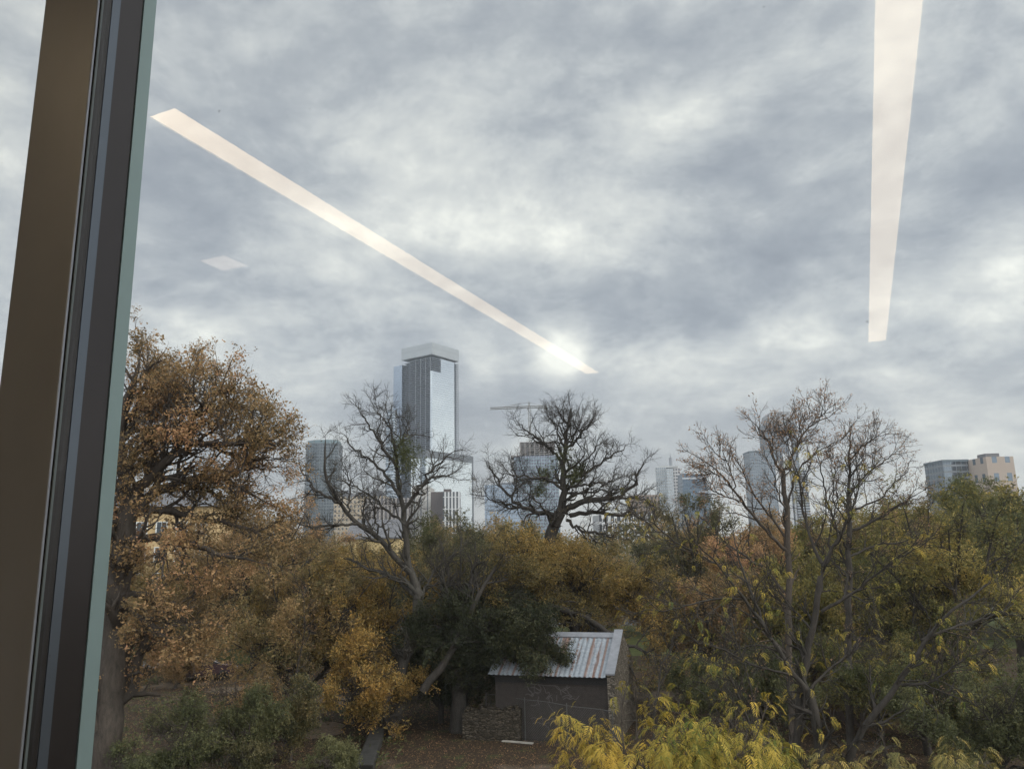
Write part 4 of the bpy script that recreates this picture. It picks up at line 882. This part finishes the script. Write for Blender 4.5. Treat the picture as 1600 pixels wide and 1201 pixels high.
# 4. leaning tree, sparse yellow leaves, bottom right foreground
Y4 = 24.0; B4 = np.array([at(1288, 1330, Y4)[0], Y4, 0])
g4 = [([(1288, 1335), (1286, 1200), (1273, 1110), (1262, 1075)], .19, .14, (0, 0)), ([(1262, 1080), (1240, 1055), (1208, 1000), (1165, 935), (1120, 880), (1060, 820)], .10, .015, (0, -1)),
      ([(1250, 1340), (1243, 1180), (1252, 1070), (1266, 1000), (1278, 930), (1285, 880)], .15, .10, (.4, .3)), ([(1285, 885), (1308, 845), (1325, 815), (1340, 775), (1345, 720)], .08, .015, (.3, 0)),
      ([(1284, 880), (1268, 850), (1255, 800), (1248, 740), (1230, 690)], .07, .015, (.3, 1)), ([(1205, 1000), (1165, 905), (1150, 860), (1145, 820)], .05, .012, (-.5, .5)),
      ([(1300, 1340), (1325, 1170), (1368, 1110), (1408, 1066), (1425, 1035), (1452, 985), (1500, 945), (1570, 890)], .13, .03, (.4, -1)),
      ([(1408, 1070), (1450, 1068), (1485, 1045), (1530, 1010)], .06, .012, (0, -1)), ([(1440, 1000), (1500, 975), (1560, 960), (1600, 930)], .05, .012, (-.4, .6)),
      ([(1283, 955), (1330, 930), (1370, 895), (1420, 860), (1450, 850)], .06, .012, (.3, -1)), ([(1190, 1175), (1150, 1080), (1130, 1040), (1100, 1030)], .05, .012, (0, -1)),
      ([(1262, 1080), (1300, 1040), (1330, 1020), (1370, 990)], .05, .012, (0, 1)), ([(1165, 935), (1110, 935), (1040, 955), (990, 950)], .04, .01, (-.5, -1)), ([(1120, 880), (1060, 850), (1010, 810), (960, 800)], .035, .01, (-.5, -.5)),
      ([(1240, 1055), (1180, 1040), (1120, 1010), (1070, 1000)], .04, .01, (-.2, -1)), ([(1270, 985), (1220, 930), (1200, 880)], .045, .01, (.3, 1))]
m4 = build_tree(44, px_guides(B4, Y4, g4, 4, .88), [(11, .15, .75, 1.3, 7, .14, .06), (6, .15, .7, .65, 4, .16, .04), (3, .2, .65, .3, 3, .18, .03)], dict(on=[(2, 3, .03), (1, 1, .03)], size=.23, kind='frond', upright=True, base=.42, var=.3, keep=lambda C, rg: rg.random(len(C)) < .26), gseg=16, gwob=.015)
tree_thing('soapberry_tree', 'many stemmed near tree with sparse yellow drooping leaves at lower right', 'tree', tuple(B4), m4, BK_DARK, LF_YELLOW)
# 5. straight-trunked tall open tree
Y5 = 31.0; B5 = np.array([at(1238, 1215, Y5)[0], Y5, 0])
g5 = [([(1238, 1220), (1236, 1100), (1233, 1000), (1232, 900), (1230, 830), (1228, 775), (1224, 740)], .26, .14, (0, 0)), ([(1224, 742), (1208, 705), (1200, 670), (1182, 645), (1166, 622)], .09, .012, (0, -.6)),
      ([(1225, 742), (1240, 705), (1252, 665), (1266, 640), (1290, 628), (1312, 622)], .10, .012, (0, .6)), ([(1252, 665), (1250, 640), (1245, 618)], .04, .01, (.3, .5)), ([(1203, 680), (1218, 650), (1215, 625)], .035, .01, (-.4, 0)),
      ([(1231, 860), (1190, 822), (1160, 785), (1132, 745), (1100, 715), (1072, 685)], .12, .012, (0, -1)), ([(1132, 745), (1105, 735), (1068, 735)], .04, .01, (-.7, -1)), ([(1230, 845), (1200, 800), (1175, 770), (1160, 730), (1142, 700), (1138, 665)], .09, .012, (0, 1)),
      ([(1231, 800), (1214, 770), (1208, 730), (1190, 700)], .06, .012, (0, -1.3)), ([(1230, 790), (1245, 740), (1270, 700), (1300, 680), (1330, 660)], .07, .012, (0, -1)), ([(1160, 785), (1120, 770), (1085, 745)], .05, .01, (-.6, 0)),
      ([(1232, 930), (1185, 880), (1135, 850), (1090, 800), (1050, 770)], .10, .012, (0, 1.5)), ([(1278, 632), (1290, 618), (1286, 608)], .03, .008, (.5, .3)), ([(1150, 770), (1140, 720), (1110, 690), (1105, 665)], .05, .01, (0, .5)), ([(1240, 700), (1235, 660), (1225, 640)], .04, .01, (0, 0))]
m5 = build_tree(55, px_guides(B5, Y5, squash(g5, .78), 5, .62, .75), [(9, .15, .7, 1.0, 6, .14, .08), (5, .15, .65, .55, 4, .16, .06), (3, .2, .6, .28, 3, .16, .05)], dict(on=[(3, 2, .05), (2, 1, .05)], size=.12, kind='twiggy', base=.6, keep=lambda C, rg: rg.random(len(C)) < .5), gseg=18, gwob=.03)
tree_thing('open_crowned_tree', 'tall straight trunked tree with open forked crown before the rounded cap tower', 'tree', tuple(B5), m5, BK_BROWN, LF_PINK)
# 6. rosy-twigged tree to its right
Y6 = 33.0; B6 = np.array([at(1330, 1195, Y6)[0], Y6, 0])
g6 = [([(1330, 1200), (1326, 1060), (1325, 920), (1325, 860), (1328, 815)], .22, .13, (0, 0)), ([(1328, 815), (1325, 760), (1330, 710), (1325, 668), (1330, 650)], .1, .012, (0, .3)), ([(1328, 830), (1365, 815), (1395, 795), (1425, 775), (1445, 765)], .08, .012, (0, -1)),
      ([(1327, 770), (1355, 740), (1385, 715), (1415, 685)], .07, .012, (0, 1)), ([(1326, 860), (1300, 815), (1290, 760), (1280, 715), (1272, 690)], .07, .012, (0, -1)), ([(1329, 715), (1350, 690), (1372, 672), (1390, 668)], .05, .01, (0, -.5)),
      ([(1326, 820), (1300, 780), (1305, 730), (1298, 690)], .05, .01, (0, 1)), ([(1326, 870), (1370, 850), (1420, 845), (1460, 820)], .07, .012, (0, .6)), ([(1328, 800), (1375, 780), (1410, 740), (1440, 720)], .06, .01, (0, 1.6)), ([(1325, 900), (1280, 860), (1262, 820)], .06, .01, (0, 1.4)), ([(1327, 745), (1345, 720), (1350, 690)], .05, .01, (0, -1.3))]
m6 = build_tree(66, px_guides(B6, Y6, squash(g6, .88), 6, .8), [(11, .15, .75, 1.1, 6, .16, .08), (5, .2, .7, .55, 4, .2, .05), (3, .3, .7, .28, 3, .2, .03)], dict(on=[(3, 2, .05)], size=.085, kind='oak', base=.5, keep=lambda C, rg: rg.random(len(C)) < .5), gseg=16, gwob=.03)
tree_thing('rosy_twigged_tree', 'slender tree with pinkish brown leaf tufts right of the straight trunked tree', 'tree', tuple(B6), m6, BK_DARK, LF_PINK)
# 7. dark live oak with leaning trunks left of the shed
Y7 = 38.5; B7 = np.array([at(715, 1140, Y7)[0], Y7, 0])
g7 = [([(715, 1145), (718, 1090), (722, 1040), (728, 980)], .42, .3, (0, 0)), ([(660, 1080), (690, 1040), (715, 1000), (738, 950), (765, 900), (790, 860)], .2, .05, (-1.5, -1)),
      ([(728, 985), (760, 960), (800, 950), (840, 960)], .2, .04, (0, -.5)), ([(728, 985), (700, 940), (690, 905), (700, 870)], .2, .04, (0, 1)), ([(726, 990), (770, 985), (810, 985), (850, 1005), (880, 1035)], .15, .03, (0, -1.2)), ([(728, 985), (780, 985), (825, 1005), (850, 1040)], .13, .03, (0, -2.2)), ([(728, 985), (790, 970), (840, 985), (865, 1010)], .13, .03, (0, -1.8)),
      ([(728, 980), (735, 930), (740, 890), (745, 865)], .18, .04, (0, 2)), ([(725, 1000), (690, 980), (655, 975)], .12, .03, (0, -1)), ([(740, 960), (770, 930), (790, 920)], .12, .03, (0, 1)), ([(730, 1010), (770, 1020), (810, 1035)], .1, .03, (0, -1)), ([(725, 1010), (740, 1000), (780, 950), (830, 950)], .12, .03, (0, 1.5)), ([(718, 1050), (690, 1050), (670, 1040)], .1, .03, (0, 1)), ([(720, 1040), (760, 1050), (800, 1060)], .1, .03, (1, 1.5))]
m7 = build_tree(71, px_guides(B7, Y7, g7, 7), [(11, .15, .85, 1.5, 6, .18, .02), (7, .15, .8, .8, 4, .2, 0), (4, .2, .8, .4, 3, .2, -.02)], dict(on=[(3, 6, .12), (2, 3, .15)], size=.14, kind='clump', base=.45, freq=.9, keep=lambda C, rg: C[:, 2] < 5.4 + 1.2 * rg.random(len(C))), gseg=12, gwob=.05)
tree_thing('live_oak', 'dense dark evergreen oak with leaning trunks left of the stone shed', 'tree', tuple(B7), m7, BK_DARK, LF_DARK)
# 8. olive-orange tree over the shed
Y8 = 43.5; B8 = np.array([at(905, 1100, Y8)[0], Y8, 0])
g8 = [([(905, 1105), (905, 1030), (900, 960), (890, 920)], .4, .28, (0, 0)), ([(780, 960), (850, 945), (905, 955), (950, 985), (975, 1005), (985, 1040), (1000, 1075)], .2, .03, (-2.5, -4.5)),
      ([(890, 930), (840, 880), (800, 865), (765, 880)], .2, .04, (0, -5.5)), ([(890, 940), (830, 930), (790, 930), (770, 945)], .15, .04, (0, -6)), ([(890, 925), (850, 880), (815, 860), (790, 850)], .15, .04, (0, -4)), ([(890, 930), (840, 905), (820, 890), (800, 905)], .12, .03, (0, -6.5)), ([(890, 920), (900, 885), (880, 865)], .2, .04, (0, 0)), ([(895, 930), (950, 905), (1000, 900), (1040, 915)], .2, .04, (0, -1.5)), ([(895, 925), (930, 890), (955, 878)], .15, .04, (0, 1.5)),
      ([(900, 950), (960, 930), (1010, 950), (1050, 985)], .16, .04, (0, -2)), ([(890, 930), (850, 870), (830, 850)], .14, .04, (0, 1)), ([(975, 1005), (1000, 1010), (1035, 1035), (1045, 1070)], .09, .02, (-4, -4)), ([(897, 940), (860, 920), (820, 935)], .12, .03, (0, -3)),
      ([(898, 935), (1000, 920), (1060, 930)], .12, .03, (0, 0)), ([(895, 925), (920, 905), (960, 905)], .12, .03, (0, -3))]
m8 = build_tree(81, px_guides(B8, Y8, g8, 8), [(12, .15, .85, 1.5, 6, .18, .03), (7, .15, .8, .8, 4, .2, 0), (4, .2, .8, .4, 3, .2, 0)], dict(on=[(3, 5, .12), (2, 2, .15)], size=.14, kind='oak', base=.42, freq=.8, patch=.9, keep=lambda C, rg: (rg.random(len(C)) < .9) & ~((C[:, 1] < -2.2) & (C[:, 2] < 4.6) & (rg.random(len(C)) < .8))), gseg=12, gwob=.05)
tree_thing('elm_tree', 'olive and orange leaved tree whose drooping limb hangs over the shed roof', 'tree', tuple(B8), m8, BK_DARK, LF_ORANGE)
# 9. orange elm left of the bare tree
def masses(seed, cx, ytop, ybot, wpx, Y, name, label, bk, lf, kind='oak', size=.15, base=.5, n=(9, 10, 7, 4), leafn=5, h0f=.35, group=None, patch=.8, low=False, keep=None):
    """a tree whose crown fills the given photo window at distance Y"""
    B = np.array([at(cx, ybot, Y)[0], Y, 0.0]); H = at(cx, ytop, Y)[2]; Wd = wpx / 1200 * Y * 1.02; rg = random.Random(seed); r2 = np.random.default_rng(seed)
    h0 = max(.4, H * h0f)
    if low: h0 = max(.25, at(cx, ybot, Y)[2] + .3)
    G = crown_guides(r2, H, Wd, h0, n[0], .028 * H)
    l1 = min(H, Wd) * .20
    mm = build_tree(seed, G, [(n[1], .2, .85, l1, 6, .16, .03), (n[2], .15, .8, l1 * .5, 4, .2, 0), (n[3], .2, .8, l1 * .26, 3, .2, 0)],
                    dict(on=[(3, leafn, .12), (2, max(1, leafn // 2), .14)], size=size, kind=kind, base=base, patch=patch, freq=9 / max(H, 3), upright=(kind == 'frond'), keep=keep or gaps(1.9 if Y < 50 else 1.4, -.45, seed * .7)), gseg=10, gwob=.03)
    return tree_thing(name, label, 'shrub' if H < 5.5 and kind != 'frond' else 'tree', tuple(B), mm, bk, lf, group)
masses(91, 555, 880, 1110, 270, 41, 'orange_tree', 'orange leaved spreading tree left of the leaning trunk', BK_DARK, LF_ORANGE, 'oak', 0.159, .6, (12, 12, 7, 4), 4, .28)
masses(92, 578, 1020, 1140, 150, 37, 'orange_tree', 'low bright orange crown in front of the dark hollow, lower centre left', BK_DARK, LF_ORANGE, 'oak', 0.146, .72, (11, 10, 6, 4), 3, .25)
masses(93, 470, 850, 1080, 230, 40, 'olive_tree', 'olive orange tree between the oak and the bare tree', BK_DARK, LF_OLIVE, 'oak', 0.171, .75, (11, 11, 7, 4), 4, .3)
masses(94, 400, 780, 1000, 220, 58, 'rust_tree', 'rusty brown tree behind the right side of the big oak', BK_DARK, LF_RUST, 'oak', 0.195, .5, (11, 11, 7, 4), 4, .35)
masses(95, 245, 940, 1050, 260, 60, 'brown_tree', 'olive brown thicket tree under the big oak', BK_DARK, LF_OLIVE, 'oak', 0.171, .55, (11, 10, 7, 4), 4, .25)
masses(96, 760, 800, 960, 200, 56, 'dark_cedar', 'dark brown green tree behind, between the two bare trees', BK_DARK, LF_OLIVE, 'clump', .15, .22, (11, 11, 7, 4), 4, .3)
masses(97, 690, 810, 960, 160, 52, 'dark_cedar', 'dusky green tree directly right of the bare tree trunk', BK_DARK, LF_OLIVE, 'clump', .15, .18, (10, 10, 7, 4), 4, .3)
masses(98, 1095, 775, 960, 150, 62, 'green_tree', 'rounded green brown tree below the slanted fin building', BK_DARK, LF_OLIVE, 'clump', .19, .35, (11, 11, 7, 4), 4, .3)
masses(99, 1180, 800, 960, 130, 56, 'salmon_tree', 'salmon brown tree below the flat topped slab', BK_DARK, LF_RUST, 'oak', 0.207, .75, (10, 10, 7, 4), 4, .3)
masses(100, 1120, 880, 1040, 200, 44, 'russet_tree', 'russet and olive tree right of the shed', BK_DARK, LF_RUST, 'oak', 0.171, .4, (11, 11, 7, 4), 4, .3)
masses(101, 1060, 880, 980, 60, 47, 'lime_tree', 'small lime yellow tree above and right of the shed', BK_BROWN, LF_YGREEN, 'frond', .34, .75, (9, 8, 6, 3), 2, .35)
masses(102, 1500, 765, 1080, 270, 37, 'yellow_green_tree', 'broad yellow green tree in front of the right edge offices', BK_DARK, LF_YGREEN, 'oak', 0.171, .55, (12, 11, 7, 4), 4, .3, patch=1.2)
masses(103, 1385, 860, 1100, 220, 41, 'yellow_green_tree', 'olive yellow tree behind the rosy twigged tree', BK_DARK, LF_YGREEN, 'oak', 0.183, .45, (11, 10, 7, 4), 3, .3, patch=1.2)
masses(104, 1610, 735, 1100, 180, 44, 'green_tree', 'dark green tree cut by the right edge of the picture', BK_DARK, LF_GREEN, 'clump', .15, .6, (12, 11, 7, 4), 4, .3)
masses(105, 1255, 870, 1100, 200, 43, 'green_tree', 'green gold tree behind the straight trunk', BK_DARK, LF_YGREEN, 'oak', 0.207, .45, (11, 11, 7, 4), 4, .3)
masses(106, 1450, 950, 1180, 320, 33, 'green_thicket', 'dark green thicket at lower right behind the pale curved limb', BK_DARK, LF_YGREEN, 'clump', .12, .2, (13, 11, 7, 4), 4, .22)
masses(107, 1190, 1000, 1150, 240, 37, 'green_thicket', 'green privet thicket right of the shed gable', BK_DARK, LF_GREEN, 'clump', .13, .5, (12, 10, 7, 4), 4, .22)
masses(108, 1560, 1040, 1210, 220, 28, 'green_thicket', 'leafy green shrub mass in the lower right corner', BK_DARK, LF_GREEN, 'clump', .12, .6, (12, 10, 7, 4), 4, .22)
masses(109, 1375, 1000, 1130, 170, 36, 'yellow_shrub', 'yellow leaved shrub over the dark brown hut', BK_BROWN, LF_YGREEN, 'frond', .32, .7, (10, 9, 5, 3), 2, .3)
masses(128, 722, 812, 960, 190, 44, 'olive_tree', 'dusky olive brown tree above the dark evergreen oak', BK_GREY, LF_OLIVE, 'oak', 0.159, .3, (12, 11, 7, 4), 3, .35)
# foreground yellow tree, bottom right of centre
masses(110, 1060, 1084, 1330, 285, 17, 'yellow_tree', 'bright yellow feathery leaved tree at the bottom, right of the shed', BK_BROWN, LF_YELLOW, 'frond', .27, .66, (14, 9, 6, 3), 2, .45, patch=1.3, keep=gaps(2.4, -.35, 1.0))
masses(111, 1195, 1150, 1330, 150, 18.5, 'yellow_tree', 'lower yellow green tree at the bottom, around the forked trunks', BK_BROWN, LF_YELLOW, 'frond', .28, .42, (12, 8, 6, 3), 2, .45, patch=.9, keep=gaps(2.2, -.2, 2.0))
masses(112, 1450, 1165, 1330, 260, 21, 'yellow_shrub', 'dull yellow green shrub along the bottom right', BK_BROWN, LF_YGREEN, 'frond', .28, .6, (11, 8, 5, 3), 2, .3)
# shrubs bottom left
masses(120, 300, 1080, 1200, 118, 29.5, 'green_shrub', 'soft green shrub with thin stems, left one of the pair at lower left', BK_BROWN, LF_GREEN, 'clump', .10, .55, (12, 10, 6, 4), 2, .35)
masses(121, 388, 1072, 1180, 80, 30.5, 'green_shrub', 'soft green shrub, right one of the pair at lower left', BK_BROWN, LF_GREEN, 'clump', .10, .6, (11, 10, 6, 4), 2, .35)
masses(122, 205, 1165, 1240, 80, 28, 'green_shrub', 'grey green shrub at the foot of the mullion', BK_BROWN, LF_GREEN, 'clump', .10, .35, (10, 9, 6, 4), 4, .25)
masses(123, 380, 1160, 1215, 60, 29, 'dark_bush', 'small dark green bush under the right shrub of the pair', BK_DARK, LF_DARK, 'clump', .09, .9, (9, 8, 6, 4), 5, .2)
masses(124, 515, 1170, 1215, 70, 29.5, 'fresh_bush', 'fresh green arching bush beside the dark stone slab', BK_BROWN, LF_GREEN, 'clump', .09, .85, (11, 9, 6, 4), 4, .2)
masses(125, 375, 1035, 1110, 100, 33.5, 'brown_vines', 'reddish brown dry vines heaped by the grey bin', BK_BROWN, LF_RUST, 'oak', 0.110, .45, (10, 9, 6, 4), 3, .2)
masses(126, 455, 1060, 1130, 80, 34, 'brown_vines', 'dark brown brush right of the grey bin', BK_BROWN, LF_OLIVE, 'oak', 0.122, .35, (10, 9, 6, 4), 4, .2)
masses(127, 690, 960, 1150, 170, 40.5, 'dark_thicket', 'dark evergreen thicket behind the leaning trunk', BK_DARK, LF_DARK, 'clump', .15, .5, (12, 10, 7, 4), 4, .2)

# ------------------------------------------------------------------ tree belt beyond, copies of a few models
MODELS = []
for i, (bk, lf, kind, sz, base) in enumerate([(BK_DARK, LF_OLIVE, 'oak', 0.293, .7), (BK_DARK, LF_RUST, 'oak', 0.293, .5), (BK_DARK, LF_DARK, 'clump', .28, .8), (BK_DARK, LF_ORANGE, 'oak', 0.293, .45), (BK_BROWN, LF_YGREEN, 'clump', .26, .4)]):
    G = crown_guides(np.random.default_rng(200 + i), 11, 11, 3.2, 11, .3)
    MODELS.append((build_tree(200 + i, G, [(10, .2, .85, 2.4, 6, .16, .03), (7, .15, .8, 1.25, 4, .2, 0), (4, .2, .8, .65, 3, .2, 0)], dict(on=[(3, 4, .2), (2, 2, .25)], size=sz, kind=kind, base=base, freq=.8), gseg=10, gwob=.05), bk, lf))
BELT = [(60, 800, 75, 1, 'rusty tree far behind the left oak, by the mullion'), (205, 880, 60, 0, 'olive tree in front of the tan apartments'), (330, 870, 66, 3, 'orange brown tree right of the tan apartments'),
        (420, 830, 80, 1, 'rusty tree in the belt below the teal tower'), (500, 850, 72, 0, 'olive tree in the belt below the gabled midrise'), (570, 862, 68, 3, 'golden brown tree in the belt before the cream house'), (640, 850, 85, 2, 'dark tree in the belt below the pale stone block'),
        (720, 822, 80, 0, 'olive brown tree in the belt below the podium'), (800, 835, 75, 2, 'dark tree in the belt below the unfinished tower'), (850, 850, 70, 3, 'golden tree in the belt behind the gnarled bare trunk'), (925, 880, 72, 1, 'brown tree in the belt below the striped flats'),
        (1000, 882, 76, 0, 'olive tree in the belt below the spire tower'), (1060, 840, 90, 2, 'dark tree in the belt below the slanted fin'), (1150, 815, 78, 1, 'rust tree in the belt left of the flat topped slab'), (1240, 835, 82, 4, 'yellow green tree in the belt below the rounded cap tower'),
        (1310, 815, 75, 4, 'golden green tree in the belt behind the rosy twigs'), (1390, 800, 80, 0, 'olive tree in the belt left of the blue glass office'), (1450, 790, 70, 4, 'yellow green tree in the belt before the blue glass office'), (1560, 775, 72, 2, 'dark tree in the belt below the beige block'), (1660, 750, 66, 4, 'yellow green tree in the belt beyond the right edge'),
        (120, 860, 90, 0, 'olive tree beyond the mullion'), (280, 1000, 52, 1, 'brown tree low behind the white van'), (760, 870, 95, 1, 'brown tree far back between the bare trees'), (-20, 840, 60, 3, 'orange tree left of the mullion')]
for k, (x, y, Y, mi, lab) in enumerate(BELT):
    (ms, bk, lf) = MODELS[mi]; zt_ = at(x, y, Y)[2]; sc = zt_ / 11.0
    tree_thing('tree', lab, 'tree', (at(x, y, Y)[0], Y, 0), ms, bk, lf, 'trees of the belt between the yard and the skyline', rz=k * 1.7, sc=(sc * 1.15, sc * 1.15, sc))
# distant wood that reads as one mass
rg = np.random.default_rng(9); n = 26000
yy = 110 + 330 * rg.random(n) ** 1.4; xx = (rg.random(n) - .5) * 2 * (yy * .85 + 40); bump = 7.5 + 3 * np.sin(xx * .11 + yy * .05) + 2 * np.sin(xx * .31 + 1.7) + 1.2 * np.sin(yy * .6)
C = np.c_[xx, yy, np.clip(bump * (.35 + .65 * rg.random(n) ** .35), .5, None)]
V, F, TI = leaves(rg, C, rg.normal(size=(n, 3)), 1.15, 'clump', .09, False, .5, .3, .9)
tag(link('distant_wood', np_mesh('distant_wood', V, F, tint=TI), LF_OLIVE), 'brown and green wood merging into one mass before the skyline', 'woodland', None, 'stuff')
# thin bare saplings between the right hand trees
SAPL = [([(1150, 1190), (1140, 1120), (1128, 1060), (1135, 990)], 29, 'thin pale sapling right of the shed gable'), ([(1188, 1180), (1178, 1100), (1165, 1040), (1140, 960)], 28, 'thin sapling left of the leaning near tree'),
        ([(1385, 1190), (1372, 1100), (1380, 1020), (1365, 950)], 31, 'thin bare sapling beside the dark brown hut'), ([(1480, 1200), (1470, 1120), (1500, 1030), (1495, 960)], 30, 'dark bare sapling under the pale curved limb'),
        ([(1020, 1110), (1035, 1040), (1060, 980), (1045, 920)], 34, 'bare crooked sapling directly right of the stone gable'), ([(455, 1130), (462, 1050), (480, 980), (470, 920)], 36, 'bare sapling left of the low orange crown'), ([(1425, 1000), (1430, 900), (1455, 830), (1450, 770)], 36, 'slim twiggy tree between the rosy tree and the offices')]
for k, (pl, Y, lab) in enumerate(SAPL):
    B = np.array([at(*pl[0], Y)[0], Y, 0.0]); G = px_guides(B, Y, [(pl, .05, .012, (0, .5))], k)
    G[0][0].insert(0, np.array([0, 0, -.2])); G[0] = (G[0][0], np.linspace(.06, .012, len(G[0][0])))
    mm = build_tree(300 + k, G, [(16, .12, .7, 1.1, 6, .14, .09), (7, .15, .75, .6, 4, .2, .05), (3, .2, .7, .3, 3, .2, .03)], dict(on=[(3, 1, .03)], size=.075, kind='oak', keep=lambda C, rg: rg.random(len(C)) < .5), gseg=14, gwob=.04)
    tree_thing('sapling', lab, 'tree', tuple(B), mm, BK_DARK, LF_PINK if k % 2 else LF_YGREEN, 'thin saplings among the trees')
# fallen leaves on the yard
n = 60000; xx = rg.uniform(-26, 18, n); yy = 26 + 32 * rg.random(n) ** 1.3
C = np.c_[xx, yy, np.full(n, .02)]; V, F, TI = leaves(rg, C, rg.normal(size=(n, 3)), .06, 'twiggy', 1.0, False, .55, .45)
tag(link('fallen_leaves', np_mesh('fallen_leaves', V, F, tint=TI), LF_RUST), 'brown fallen leaves scattered over the yard', 'leaves', None, 'stuff')

n = 9000; xx = rg.uniform(-26, 20, n); yy = 26 + 36 * rg.random(n); pt = np.sin(xx * .55 + yy * .3) + np.sin(yy * .7 - xx * .25 + 1) + .6 * rg.normal(size=n)
k_ = (pt > .7) & ~((np.abs(xx - 1) < 6) & (yy < 40)); C = np.c_[xx, yy, .05 + .12 * rg.random(n)][k_]
V, F, TI = leaves(rg, C, rg.normal(size=(len(C), 3)), .22, 'clump', .8, False, .5, .3)
tag(link('weeds', np_mesh('weeds', V, F, tint=TI), LF_GREEN), 'patchy low weeds and grass tufts over the yard', 'weeds', None, 'stuff')
# ------------------------------------------------------------------ haze
hb = MB(); hb.box(-1500, 1500, -60, 1500, -1, 420)
hm, t, o = mat('haze_air'); pv = N(t, 'ShaderNodeVolumePrincipled'); pv.inputs['Color'].default_value = (.80, .86, .95, 1)
pv.inputs['Density'].default_value = 2.1e-4; pv.inputs['Anisotropy'].default_value = .2; L(t, pv.outputs[0], o.inputs['Volume'])
tag(hb.build('haze', hm), 'thin pale haze that softens the distant skyline', 'haze', None, 'stuff')
